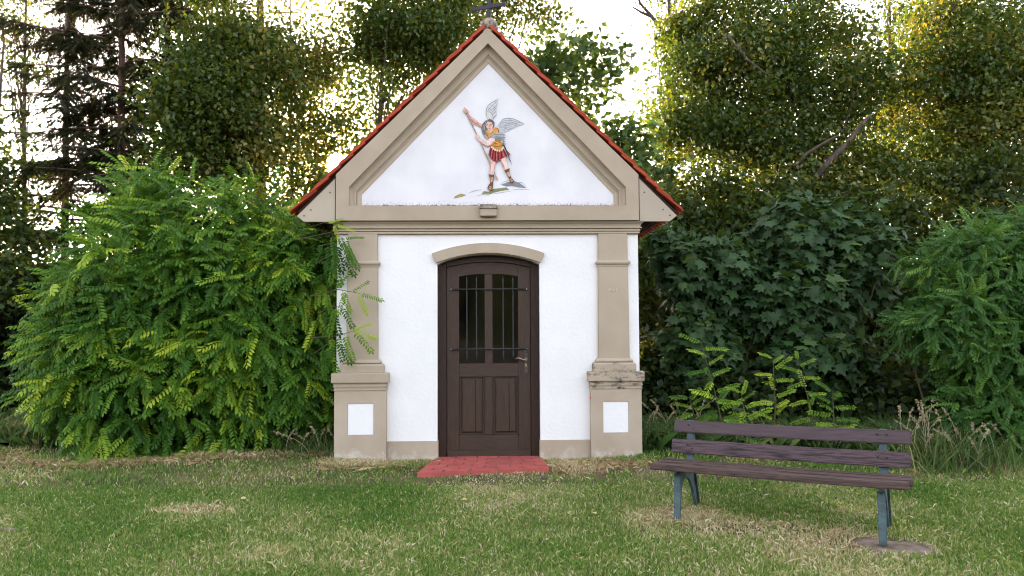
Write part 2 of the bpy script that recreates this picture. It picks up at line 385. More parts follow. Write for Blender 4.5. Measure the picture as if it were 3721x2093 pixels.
# gable with its sunk, moulded frame
GY = -.105
O = [(-1.69, 2.668), (1.69, 2.668), (1.69, 3.185), (0, 4.85), (-1.69, 3.185)]
Hh = [(-1.547, 2.834), (1.547, 2.834), (1.547, 3.042), (0.005, 4.677), (-1.547, 3.042)]
V = [(x, GY, z) for x, z in O] + [(x, GY, z) for x, z in Hh] + [(x, .28, z) for x, z in O] + [(x, .02, z) for x, z in Hh]
Fc = []
for i in range(5):
    j = (i + 1) % 5
    Fc += [(i, j, 5 + j, 5 + i), (i, 10 + i, 10 + j, j), (5 + i, 5 + j, 15 + j, 15 + i)]
Fc += [(10, 11, 12, 13, 14)]
mesh('gable', V, Fc, 'ledge', chapel)
I = [(-1.424, 2.834), (1.424, 2.834), (1.424, 2.975), (0.01, 4.483), (-1.424, 2.975)]
MB().prism([(x, z - (.001 if z < 2.84 else 0)) for x, z in [(-1.5, 2.836), (1.5, 2.836), (1.5, 3.03), (0.005, 4.62), (-1.5, 3.03)]], .003, .016).build('painted_field', 'tymp', chapel)
prof = [(0, -.05), (.04, -.05), (.10, -.038), (.2, -.031), (.34, -.032), (.46, -.036), (.54, -.030), (.57, -.016), (.60, -.016), (.64, -.026), (.67, -.026), (.70, -.014), (.80, -.010), (1.0, -.006), (1.0, .004)]
order = [0, 4, 3, 2, 1]
V, Fc = [], []
for t, y in prof:
    for q in order:
        V.append((Hh[q][0] * (1 - t) + I[q][0] * t, y, Hh[q][1] * (1 - t) + I[q][1] * t))
for k in range(len(prof) - 1):
    for q in range(4): Fc.append((k * 5 + q, k * 5 + q + 1, (k + 1) * 5 + q + 1, (k + 1) * 5 + q))
mesh('gable_moulding', V, Fc, 'beige', chapel)
cb = empty('corbel', (0, 0, 0), 0, chapel)
MB().box(-.094, .102, GY - .075, GY - .001, 2.79, 2.838).build('corbel_slab', 'stone', cb, bevel=.006)
MB().box(-.09, .098, GY - .06, GY - .001, 2.708, 2.79).build('corbel_block', 'beige', cb, bevel=.006)
# dirt and dry leaves lying along the ledge
n = 260
P = np.stack([np.clip(rng.normal(.05, .75, n), -1.4, 1.42), rng.uniform(-.075, -.0, n), np.full(n, 2.836)], 1)
T = np.array([[-.5, 0, 0], [.5, 0, 0.1], [.3, 1, .3], [-.3, .9, 0]])
d = unit(n); d[:, 2] = np.abs(d[:, 2]) * .25
X, Y, Z = frames(d, unit(n))
M['litter'] = leaf_mat('dry_ledge_litter', [(0, (.03, .022, .016)), (.5, (.09, .055, .04)), (1, (.24, .17, .12))], [(0, (.1, .07, .04)), (1, (.2, .15, .1))], .1)
lo = soup('ledge_litter', place(T, P, X, Y, Z, rng.uniform(.008, .028, n)), [(0, 1, 2, 3)], 4, 'litter', chapel, rng.random(n)); lo['kind'] = 'stuff'
# eave boards at both feet of the gable
for s in (-1, 1):
    pts = [(1.703, 2.657), (2.045, 2.657), (2.125, 2.722), (1.703, 3.145)]
    eb = MB().prism([(s * x, z) for x, z in pts], -.08, -.045).build('eave_board', 'beige2', chapel, bevel=.003)
    for (x, z) in ((1.76, 2.985), (1.97, 2.79), (2.045, 2.725)):
        MB().tube([(s * x, -.084, z), (s * x, -.079, z)], .009, 8).build('screw', 'pewter', eb)
# roof: boards, rafters, tiles laid one by one
def slope(s, t, h): # t from ridge down the slope (m), h above the board
    c, sn = math.cos(math.atan(rs)), math.sin(math.atan(rs))
    return (s * (t * c + h * sn), 4.872 - t * sn + h * c)
for s in (-1, 1):
    q = [slope(s, 0.0, 0), slope(s, 2.98, 0), slope(s, 2.98, -.03), slope(s, 0.0, -.03)]
    MB().prism(q, -.04, DEPTH + .3).build('roof_boarding', 'deck', chapel)
    for y in np.arange(.5, DEPTH, .62):
        q = [slope(s, 2.35, -.032), slope(s, 2.93, -.032), slope(s, 2.93, -.12), slope(s, 2.35, -.12)]
        MB().prism(q, y, y + .08).build('rafter', 'deck', chapel)
    MB().box(*sorted((s * 1.70, s * 1.83)), .1, DEPTH, 2.62, 2.66).build('soffit_board', 'deck', chapel)
TL, TW, TT, EXP = .40, .178, .017, .188
tp = [(-.5, 0), (-.5, .86), (-.38, .94), (-.2, .985), (0, 1), (.2, .985), (.38, .94), (.5, .86), (.5, 0)]
def tile_mesh():
    b = MB(); n = len(tp)
    V = [(x * (TW - .004), y * TL, 0) for x, y in tp] + [(x * (TW - .004), y * TL, TT) for x, y in tp]
    b.add(V, [tuple(range(n)), tuple(range(2 * n - 1, n - 1, -1))] + [(i, (i + 1) % n, n + (i + 1) % n, n + i) for i in range(n)])
    o = b.build('roof_tile', 'tile', None); me = o.data; bpy.data.objects.remove(o); return me
tme = tile_mesh()
tvs = np.array([v.co[:] for v in tme.vertices]); tfs = [tuple(p_.vertices) for p_ in tme.polygons]
rows = int((3.04 - .06) / EXP)
rest = []
for s in (-1, 1):
    th = math.atan(rs)
    for i in range(rows + 1):
        tlow = 3.06 - i * EXP                        # lower end, measured from the ridge
        for j in range(19):
            y = -.118 + TW * (j + .5) + (TW / 2 if i % 2 else 0) * (j > 0)
            jit = rng.normal(0, .006, 3)
            lift = TT * 2.35
            tl = min(TL, tlow - .02)
            px, pz = slope(s, tlow - TL + jit[0], .004); qx, qz = slope(s, tlow + jit[0], lift + .004)
            dirv = Vector((qx - px, 0, qz - pz)).normalized()
            ax = Vector((0, 1 if s > 0 else -1, 0)); ax = Vector((0, 1, 0))
            nz = ax.cross(dirv); 
            if nz.z < 0: ax = -ax; nz = ax.cross(dirv)
            mw = Matrix(((ax.x, dirv.x, nz.x, px), (ax.y, dirv.y, nz.y, y + jit[1] * .7), (ax.z, dirv.z, nz.z, pz), (0, 0, 0, 1)))
            if tlow - TL < -.02:
                k = max(.25, (tlow - .0) / TL)
                px, pz = slope(s, .0, .014)
                mw = Matrix(((ax.x, dirv.x * k, nz.x, px), (ax.y, dirv.y * k, nz.y, y), (ax.z, dirv.z * k, nz.z, pz), (0, 0, 0, 1)))
            if j < 7:
                o = bpy.data.objects.new('roof_tile', tme); o.matrix_world = mw; link(o, chapel)
            else:
                A = np.array(mw); rest.append(tvs @ A[:3, :3].T + A[:3, 3])
to = soup('roof_tile_field', np.array(rest), tfs, len(tvs), 'tile', chapel); to['kind'] = 'stuff'
for j in range(10):                                   # ridge tiles
    y0 = .0 + j * .34
    pr = [(.115 * math.cos(a), 4.855 + .10 * math.sin(a)) for a in np.linspace(-.1, math.pi + .1, 9)]
    pr += [(.097 * math.cos(a), 4.855 + .082 * math.sin(a)) for a in np.linspace(math.pi + .1, -.1, 9)]
    MB().prism(pr, y0, y0 + .36 - .0).build('ridge_tile', 'tile', chapel).location.z = .004 * (j % 2)
rock('ridge_stone', 'stone', chapel, (.012, -.03, 4.905), (.10, .10, .078), 3, 3, .35)
MB().box(-.055, .075, -.10, -.05, 4.80, 4.86).build('apex_plaster', 'beige', chapel, bevel=.02)
cr = empty('roof_cross', (.012, -.02, 4.95), math.radians(-24), chapel)
MB().box(-.022, .022, -.012, .012, 0, .62).build('cross_post', 'cross', cr, bevel=.003)
MB().box(-.20, .20, -.0145, .0145, .155, .20).build('cross_arm', 'cross', cr, bevel=.003)
for s in (-1, 1): MB().box(s * .20 - .008, s * .20 + .008, -.017, .017, .145, .212).build('arm_end', 'cross', cr, bevel=.002)
MB().tube([(0, 0, -.03), (0, 0, .05)], [.04, .025], 10).build('cross_foot', 'tile', cr)
# arched hood over the door
lo_, up_ = arc(-.585, .585, 2.198, 2.308, 22), arc(-.632, .632, 2.305, 2.422, 22)
MB().prism(lo_ + up_[::-1], -.05, -.001).build('door_hood', 'beige', chapel, bevel=.004)
# door
door = empty('door', (0, .10, 0), 0, chapel)
def jamb_top(x): return 2.298 - .105 * (x / .575) ** 2
for s in (-1, 1):
    x0, x1 = sorted((s * .572, s * .478))
    MB().prism([(x0, .0), (x1, .0), (x1, jamb_top(x1) - .012), (x0, jamb_top(x0) - .012)], .0, .09).build('door_jamb', 'frame', door, bevel=.004)
a_o = [(x, z) for x, z in arc(-.476, .476, jamb_top(.476) - .014, 2.284, 18)]
a_i = [(x, z) for x, z in arc(-.476, .476, 2.160, 2.222, 18)]
MB().prism(a_o + a_i[::-1], .004, .09).build('door_head', 'doorh', door, bevel=.003)
ty = lambda x: 2.219 - .062 * (x / .476) ** 2
LY0, LY1 = .022, .066
for s in (-1, 1):
    x0, x1 = sorted((s * .474, s * .336))
    MB().prism([(x0, .02), (x1, .02), (x1, ty(x1) - .004), (x0, ty(x0) - .004)], LY0, LY1).build('stile', 'door', door, bevel=.003)
rt = [(x, ty(x) - .004) for x in np.linspace(-.3355, .3355, 16)]
def wtop(x): 
    return 2.083 - .030 * (max(0, abs(x) - .05) / .29) ** 2
rb = [(x, wtop(x)) for x in np.linspace(-.3355, .3355, 16)]
MB().prism(rt + rb[::-1], LY0, LY1).build('top_rail', 'doorh', door, bevel=.003)
MB().box(-.3355, .3355, LY0, LY1, .914, 1.066).build('lock_rail', 'doorh', door, bevel=.005)
MB().box(-.3355, .3355, LY0, LY1, .05, .262).build('bottom_rail', 'doorh', door, bevel=.005)
MB().box(-.045, .045, LY0 + .001, LY1, 1.067, 2.08).build('mullion', 'door', door, bevel=.004)
MB().box(-.044, .044, LY0 + .001, LY1, .263, .913).build('mullion', 'door', door, bevel=.004)
MB().box(-.47, .47, -.012, .020, .012, .094).build('weather_board', 'doorh', door, bevel=.006)
for s in (-1, 1):
    x0, x1 = sorted((s * .3355, s * .0455))
    MB().prism([(x0, 1.067), (x1, 1.067)] + [(x, wtop(x)) for x in np.linspace(x1, x0, 6)], .048, .053).build('pane', 'glass', door)
    x0, x1 = sorted((s * .3355, s * .0445))
    MB().box(x0, x1, .046, .058, .263, .913).build('panel_back', 'door', door)
    px0, px1, pz0, pz1 = x0 + .04, x1 - .04, .30, .878
    sm = px0 + (px1 - px0) * .69
    for (u0, u1) in ((px0, sm - .003), (sm + .003, px1)):
        b = MB()
        l_, r_ = (.018 if u0 == px0 else 0), (.018 if u1 == px1 else 0)
        b.add([(u0 - l_, .046, pz0 - .018), (u1 + r_, .046, pz0 - .018), (u1 + r_, .046, pz1 + .018), (u0 - l_, .046, pz1 + .018),
               (u0, .028, pz0), (u1, .028, pz0), (u1, .028, pz1), (u0, .028, pz1)],
              [(0, 1, 2, 3), (7, 6, 5, 4), (0, 4, 5, 1), (1, 5, 6, 2), (2, 6, 7, 3), (3, 7, 4, 0)])
        b.build('raised_panel', 'door', door)
gr = lambda z: [(-.405, z), (.42, z)]
for z in (1.909, 1.229):
    MB().tube([(-.415, .004, z), (.425, .004, z)], .0085, 8).build('grille_rail', 'iron', door, True)
    for x in (-.412, .422):
        MB().box(x - .024, x + .024, .002, .021, z - .014, z + .014).build('rail_bracket', 'iron', door, bevel=.004)
        MB().tube([(x + .012 * (1 if x > 0 else -1), -.006, z), (x + .012 * (1 if x > 0 else -1), .003, z)], .008, 8).build('bolt_head', 'leverm', door)
for x in (-.247, -.137, .165, .278):
    zs = [1.10, 1.15, 1.18, 1.5, 1.99, 2.015, 2.052]
    MB().tube([(x, .012, z) for z in zs], [.002, .0105, .0085, .0085, .0085, .0105, .002], 8).build('grille_bar', 'iron', door, True)
lk = [(0, 1.228), (.012, 1.216), (.022, 1.205), (.014, 1.19), (.024, 1.17), (.017, 1.15), (.022, 1.13), (.022, 1.09), (.015, 1.07), (.021, 1.05), (.021, 1.01), (.016, .99), (.027, .973), (.012, .955), (0, .94)]
hx = .422
MB().prism([(hx + x, z) for x, z in lk] + [(hx - x, z) for x, z in lk[::-1][1:-1]], .010, .0215).build('lock_plate', 'pewter', door, bevel=.002)
MB().tube([(hx, -.03, 1.112), (hx, .012, 1.112)], .0165, 12).build('handle_boss', 'leverm', door)
MB().tube([(hx, -.026, 1.112), (hx - .03, -.03, 1.105), (hx - .055, -.032, 1.118), (hx - .085, -.032, 1.126), (hx - .118, -.03, 1.121)], [.008, .008, .008, .012, .006], 8).build('door_handle', 'leverm', door, True)
MB().prism([(hx - .004, 1.03), (hx + .004, 1.03), (hx + .006, 1.055), (hx, 1.062), (hx - .006, 1.055)], .004, .012).build('key_cylinder', 'brass', door)

# ------------------------------------------------------------------ gable painting (flat paint on the wall)
mural = empty('gable_painting', (0, 0, 0), 0, chapel)
mural['label'] = 'painted winged figure in orange tunic and red skirt holding a long spear'
def mp(pts):                                          # sketch units of the figure to metres on the wall
    return [(-.533 + x * .000976 - y * .000004, 4.203 - y * .000974 + x * .0000035) for x, y in pts]
_pc = {}
def paint(c):
    if c not in _pc:
        k = 'paint_%02d' % len(_pc); d2 = tuple(v * .72 for v in c); M[k] = mk(k, c, d2, .9, 30, lo=.42, hi=.68, spec=.1); _pc[c] = k
    return _pc[c]
layer = [0]
def shape(name, pts, c, parent=None, up=1):
    layer[0] += up
    y = .0025 - layer[0] * .00035
    return mesh(name, [(x, y, z) for x, z in mp(pts)], [tuple(range(len(pts)))], paint(c), parent or mural)
def line(name, pts, w, c, parent=None):
    layer[0] += 1; y = .0025 - layer[0] * .00035
    q = mp(pts); V, Fc = [], []
    for i, (x, z) in enumerate(q):
        a, b = q[max(i - 1, 0)], q[min(i + 1, len(q) - 1)]
        dx, dz = b[0] - a[0], b[1] - a[1]; l = math.hypot(dx, dz) or 1
        ww = w * .000487 * (1 if 0 < i < len(q) - 1 or len(q) == 2 else .4)
        V += [(x - dz / l * ww, y, z + dx / l * ww), (x + dz / l * ww, y, z - dx / l * ww)]
    for i in range(len(q) - 1): Fc.append((2 * i, 2 * i + 1, 2 * i + 3, 2 * i + 2))
    return mesh(name, V, Fc, paint(c), parent or mural)
SK, SK2, GR, GR2 = (.62, .37, .31), (.74, .55, .50), (.50, .51, .54), (.25, .26, .29)
shape('painted_ground', [(475, 1252), (500, 1222), (560, 1228), (600, 1195), (680, 1190), (760, 1178), (800, 1208), (740, 1216), (680, 1226), (610, 1244), (570, 1262), (500, 1258)], (.22, .25, .12))
shape('painted_ground', [(150, 1308), (172, 1276), (232, 1250), (302, 1266), (262, 1284), (200, 1300)], (.36, .30, .13), up=0)
shape('painted_ground', [(700, 1150), (770, 1118), (850, 1103), (920, 1130), (1000, 1188), (900, 1182), (830, 1166), (770, 1170)], (.24, .25, .28), up=0)
for pts in ([(690, 1150), (740, 1112), (800, 1098)], [(830, 1210), (900, 1200), (1040, 1210)], [(870, 1120), (940, 1120), (990, 1165)], [(420, 1280), (480, 1262), (560, 1270)], [(600, 1255), (700, 1240), (820, 1222)], [(330, 1240), (400, 1215), (480, 1205)]):
    line('painted_ground_line', pts, 9, (.42, .43, .43))
w1 = shape('wing', [(545, 378), (528, 320), (528, 265), (545, 220), (585, 185), (640, 155), (672, 138), (668, 175), (655, 235), (648, 290), (655, 340), (625, 360), (615, 388)], (.56, .57, .60))
shape('wing_down', [(545, 378), (530, 330), (530, 280), (565, 290), (600, 320), (615, 388)], (.62, .60, .56), w1)
for pts in ([(545, 378), (528, 320), (528, 265), (545, 220), (585, 185), (640, 155), (672, 138)], [(540, 285), (590, 225), (660, 160)], [(560, 292), (610, 250), (662, 200)], [(585, 305), (620, 270), (655, 235)], [(600, 330), (630, 300), (650, 275)], [(615, 360), (635, 335), (652, 320)], [(535, 290), (575, 295), (605, 330), (615, 385)]):
    line('feather_line', pts, 7, GR2, w1)
w2 = shape('wing', [(645, 470), (690, 410), (720, 378), (775, 365), (840, 372), (880, 388), (930, 410), (970, 432), (945, 447), (880, 460), (850, 482), (800, 507), (740, 537), (700, 537), (675, 500)], (.52, .53, .57))
for k in range(7):
    t = k / 6
    line('feather_line', [(700 + 25 * t, 400 + 120 * t), (760 + 60 * (1 - t) - 20 * t, 392 + 115 * t), (960 - 205 * t, 430 + 92 * t)], 7, GR2, w2)
line('feather_line', [(680, 500), (692, 430), (720, 378), (775, 365), (840, 372), (880, 388), (970, 432)], 8, (.34, .35, .38), w2)
au = shape('arm', [(480, 487), (430, 458), (370, 432), (335, 378), (300, 322), (268, 292), (263, 262), (290, 253), (322, 276), (322, 312), (352, 342), (402, 382), (440, 415), (482, 440)], SK)
line('arm_shade', [(322, 330), (370, 405), (430, 440), (475, 475)], 13, (.42, .19, .14), au)
shape('hair', [(470, 480), (488, 430), (520, 395), (560, 377), (600, 383), (627, 420), (622, 468), (600, 500), (545, 520), (560, 560), (555, 612), (515, 590), (485, 545), (480, 520)], (.13, .13, .14))
for pts in ([(500, 440), (490, 500), (500, 560)], [(520, 410), (508, 470), (520, 560)], [(560, 382), (530, 400), (512, 440)]): line('hair_strand', pts, 7, (.38, .38, .38))
shape('face', [(520, 445), (545, 408), (588, 412), (608, 448), (600, 490), (577, 506), (548, 494), (530, 472)], (.68, .44, .38))
for a, b in ((540, 448), (583, 444)): line('eye', [(a - 11, b), (a + 11, b - 2)], 9, (.28, .10, .08))
line('nose', [(566, 445), (563, 474)], 6, (.46, .2, .16)); line('mouth', [(556, 488), (580, 486)], 7, (.42, .09, .08))
tu = shape('tunic', [(523, 522), (545, 500), (562, 545), (592, 520), (640, 470), (675, 495), (682, 560), (692, 630), (716, 680), (727, 712), (690, 745), (640, 725), (583, 692), (580, 640), (590, 608), (555, 610), (533, 578)], (.60, .30, .075))
shape('throat', [(548, 495), (600, 482), (608, 505), (585, 545), (562, 545)], (.66, .40, .33))
for pts in ([(530, 530), (545, 580), (560, 608)], [(640, 480), (668, 500), (675, 545)], [(600, 520), (590, 560), (575, 600)], [(590, 640), (640, 665), (700, 650)], [(590, 690), (650, 705), (715, 690)], [(620, 620), (660, 640), (690, 630)]):
    line('tunic_fold', pts, 12, (.32, .12, .03), tu)
line('tunic_light', [(620, 640), (650, 655), (690, 668)], 14, (.74, .46, .14), tu)
line('spear', [(270, 236), (345, 405), (440, 600), (520, 780), (590, 930), (640, 1040)], 15, (.30, .22, .17))
line('spear_light', [(272, 236), (440, 596), (640, 1036)], 5, (.55, .45, .38))
shape('spear_head', [(628, 1036), (658, 1060), (667, 1102), (638, 1084)], (.52, .30, .27))
al = shape('arm', [(408, 578), (425, 556), (445, 570), (458, 606), (530, 642), (580, 598), (627, 600), (632, 640), (582, 690), (540, 706), (470, 662), (428, 622)], SK2)
line('arm_shade', [(440, 630), (500, 675), (545, 700), (590, 678), (628, 640)], 11, (.55, .28, .23), al)
sa = shape('sash', [(568, 582), (600, 550), (660, 538), (720, 548), (757, 560), (722, 576), (757, 600), (700, 622), (640, 612), (600, 592)], (.36, .39, .41))
for pts in ([(575, 580), (640, 560), (740, 562)], [(590, 592), (660, 590), (750, 600)], [(630, 605), (690, 606), (740, 602)]): line('sash_fold', pts, 7, (.13, .15, .16), sa)
shape('hair_lock', [(497, 560), (520, 570), (550, 600), (560, 614), (530, 605)], (.40, .41, .41))
ll = shape('leg', [(583, 855), (642, 875), (636, 930), (622, 990), (614, 1045), (563, 1042), (565, 980), (576, 920)], SK2)
line('leg_shade', [(588, 880), (576, 960), (572, 1036)], 12, (.50, .26, .21), ll); line('leg_shade', [(636, 890), (622, 970)], 8, (.52, .28, .23), ll)
lr = shape('leg', [(693, 850), (752, 820), (762, 880), (777, 930), (802, 965), (745, 988), (722, 930)], SK2)
line('leg_shade', [(704, 862), (730, 930), (752, 980)], 12, (.50, .26, .21), lr)
for bt, stripes in (([(556, 1028), (624, 1034), (616, 1080), (610, 1140), (602, 1212), (575, 1221), (541, 1190), (558, 1152), (576, 1132), (570, 1070)], [[(585, 1062), (586, 1120)], [(600, 1062), (597, 1120)], [(565, 1175), (592, 1180)], [(556, 1190), (590, 1205)]]),
                    ([(738, 985), (801, 957), (797, 1010), (822, 1068), (852, 1105), (836, 1136), (808, 1122), (788, 1070), (758, 1010)], [[(770, 1010), (798, 1060)], [(784, 1000), (806, 1055)], [(808, 1090), (828, 1082)], [(815, 1110), (840, 1105)]])):
    bo = shape('boot', bt, (.16, .085, .045))
    for st in stripes: line('boot_strap', st, 10, (.62, .42, .34), bo)
sk = shape('skirt', [(578, 698), (640, 728), (690, 748), (737, 722), (790, 770), (811, 802), (760, 822), (700, 852), (650, 889), (602, 872), (554, 800)], (.33, .055, .06))
for a, b in (((590, 720), (572, 815)), ((615, 735), (600, 850)), ((640, 745), (632, 872)), ((665, 755), (672, 865)), ((700, 760), (712, 840)), ((730, 750), (765, 815))): line('skirt_fold', [a, b], 11, (.12, .015, .02), sk)
for a, b in (((602, 730), (588, 835)), ((652, 755), (650, 870)), ((715, 755), (738, 825))): line('skirt_light', [a, b], 9, (.52, .16, .15), sk)
for x, y in ((593, 712), (612, 729), (633, 742), (657, 751), (683, 755), (708, 742), (722, 722)):
    shape('belt_disc', [(x + 12 * math.cos(a), y + 14 * math.sin(a)) for a in np.linspace(0, 5.3, 7)], (.70, .58, .38), up=0)
sw = shape('sword', [(712, 682), (738, 680), (772, 760), (832, 932), (797, 862), (742, 732)], (.05, .055, .06))
line('sword_edge', [(726, 700), (800, 870)], 7, (.30, .33, .33), sw)
line('hilt', [(690, 640), (730, 640), (722, 682)], 18, (.28, .24, .2), sw); line('hilt', [(712, 672), (762, 678)], 9, (.10, .10, .10), sw); line('hilt', [(728, 650), (748, 648)], 9, (.12, .12, .12), sw)
shape('hand', [(266, 262), (292, 254), (318, 278), (312, 305), (288, 312), (272, 290)], (.66, .42, .36)); shape('hand', [(406, 578), (425, 557), (446, 572), (450, 608), (428, 618)], (.70, .47, .41))
line('fingers', [(282, 270), (304, 282)], 5, (.36, .14, .1)); line('fingers', [(284, 288), (302, 298)], 5, (.36, .14, .1))

# ------------------------------------------------------------------ doorstep of red bricks
step = empty('brick_doorstep', (0, 0, 0)); tag(step, 'red brick paving laid in front of the chapel door', 'doorstep')
def padpt(u, v, z):                                    # u 0..1 across, v 0 at the wall .. 1 at the lawn
    yb = -.80 + .20 * u; yt = .09
    xl = -.585 - .14 * v; xr = .585 + .045 * v
    return (xl + (xr - xl) * u, yt + (yb - yt) * v, z)
b = MB(); c = [padpt(.004, 0, 0), padpt(.996, 0, 0), padpt(.996, .985, 0), padpt(.004, .985, 0)]
b.add([(x, y, -.05) for x, y, z in c] + [(x, y, .02) for x, y, z in c], [(0, 1, 2, 3), (7, 6, 5, 4), (0, 4, 5, 1), (1, 5, 6, 2), (2, 6, 7, 3), (3, 7, 4, 0)])
b.build('mortar_bed', 'mortar', step)
NR, NB = 7, 5
for i in range(NR):
    off = (i % 2) * .5 + rng.uniform(-.06, .06)
    cuts = sorted(set([0.0, 1.0] + [float(np.clip((k + off) / NB, 0, 1)) for k in range(NB + 1)]))
    cuts = [c_ for k, c_ in enumerate(cuts) if k == 0 or c_ - cuts[k - 1] > .03]
    if cuts[-1] < 1: cuts[-1] = 1.0
    for u0, u1 in zip(cuts[:-1], cuts[1:]):
        g = .0035; v0, v1 = i / NR + .006, (i + 1) / NR - .006
        z = .027 + rng.uniform(0, .006); tl = rng.uniform(-.002, .002)
        q = [padpt(u0 + g, v0, z), padpt(u1 - g, v0, z + tl), padpt(u1 - g, v1, z + tl), padpt(u0 + g, v1, z)]
        b = MB(); b.add([(x, y, -.03) for x, y, _ in q] + q, [(0, 1, 2, 3), (7, 6, 5, 4), (0, 4, 5, 1), (1, 5, 6, 2), (2, 6, 7, 3), (3, 7, 4, 0)])
        b.build('brick', 'brick', step, bevel=.003)

# ------------------------------------------------------------------ bench
bench = empty('park_bench', (2.061, -2.9065, .015), math.atan2(-.52235, .85273))
bench.rotation_euler[1] = math.radians(-.9)
tag(bench, 'weathered purple brown slatted park bench on blue green cast iron legs', 'bench')
def plank(name, x0, x1, yc, zc, w, t, tilt, mat, sag=0.0):
    """plank along x; w its width, t thickness, tilt angle of its width from level"""
    c, s = math.cos(tilt), math.sin(tilt); V, Fc = [], []
    prof = [(-w / 2, -t / 2), (w / 2, -t / 2), (w / 2, t / 2), (-w / 2, t / 2)]
    n = 9
    for k in range(n):
        x = x0 + (x1 - x0) * k / (n - 1); dz = -sag * math.sin(math.pi * k / (n - 1))
        for a, b in prof: V.append((x, yc + a * c - b * s, zc + a * s + b * c + dz))
    for k in range(n - 1):
        for i in range(4): Fc.append((4 * k + i, 4 * k + (i + 1) % 4, 4 * k + 4 + (i + 1) % 4, 4 * k + 4 + i))
    Fc += [(3, 2, 1, 0), tuple(range(4 * n - 4, 4 * n))]
    return mesh(name, V, Fc, mat, bench, bevel=.006)
plank('seat_plank', -.885, .905, -.005, .395, .115, .045, math.radians(-3), 'seat', .006)
plank('seat_plank', -.87, .93, .135, .392, .115, .045, math.radians(-3), 'seat', .004)
plank('seat_plank', -.88, .92, .275, .386, .115, .045, math.radians(-3), 'seat', .005)
TB = math.radians(78)
sl1 = plank('backrest_slat', -.835, .91, .365, .503, .112, .038, TB, 'slatworn', .004)
sl2 = plank('backrest_slat', -.82, .92, .405, .660, .098, .038, TB, 'slat', .006)
for sl, zz, yy in ((sl1, .503, .345), (sl2, .660, .386)):
    for x in (-.70, -.66, .70, .76):
        MB().tube([(x, yy - .004, zz + (.015 if abs(x) > .68 else -.015)), (x, yy + .006, zz + (.015 if abs(x) > .68 else -.015))], .008, 8).build('bolt_head', 'iron', sl)
# cast iron end frames: splayed legs under an arch, back post
def yz(pts, x0, x1, b):
    n = len(pts); V = [(x0, y, z) for y, z in pts] + [(x1, y, z) for y, z in pts]
    b.add(V, [tuple(range(n)), tuple(range(2 * n - 1, n - 1, -1))] + [(i, (i + 1) % n, n + (i + 1) % n, n + i) for i in range(n)])
for x in (-.69, .735):
    fr_ = empty('end_frame', (x, 0, 0), 0, bench)
    b = MB(); outer = [(-.005, -.01), (.045, -.01)]
    inner = [(.075, .14), (.105, .215), (.15, .262), (.205, .28), (.27, .268), (.335, .228), (.395, .15), (.45, .05), (.475, -.01)]
    outl = [(.545, -.01), (.505, .10), (.455, .23), (.42, .33), (.40, .365), (-.03, .372), (-.035, .35), (.0, .335), (.022, .30), (.018, .2)]
    yz(outer + inner + outl, -.011, .011, b); b.build('leg_web', 'bluegreen', fr_, bevel=.002)
    b = MB(); yz([(-.02, -.015), (.0, -.015), (.03, .2), (.03, .34), (.012, .34), (.008, .2)], -.026, .026, b); b.build('front_leg', 'bluegreen', fr_, bevel=.004)
    b = MB(); yz([(.53, -.015), (.552, -.015), (.515, .10), (.468, .23), (.435, .34), (.418, .34), (.448, .22), (.495, .09)], -.026, .026, b); b.build('rear_leg', 'bluegreen', fr_, bevel=.004)
    b = MB(); yz([(.355, .30), (.385, .30), (.402, .45), (.445, .705), (.425, .712), (.382, .48)], -.03, .03, b); b.build('back_post', 'bluegreen', fr_, bevel=.004)
    b = MB(); yz([(-.05, .368), (.40, .348), (.40, .36), (-.05, .3815)], -.026, .026, b); b.build('seat_rail', 'bluegreen', fr_, bevel=.002)

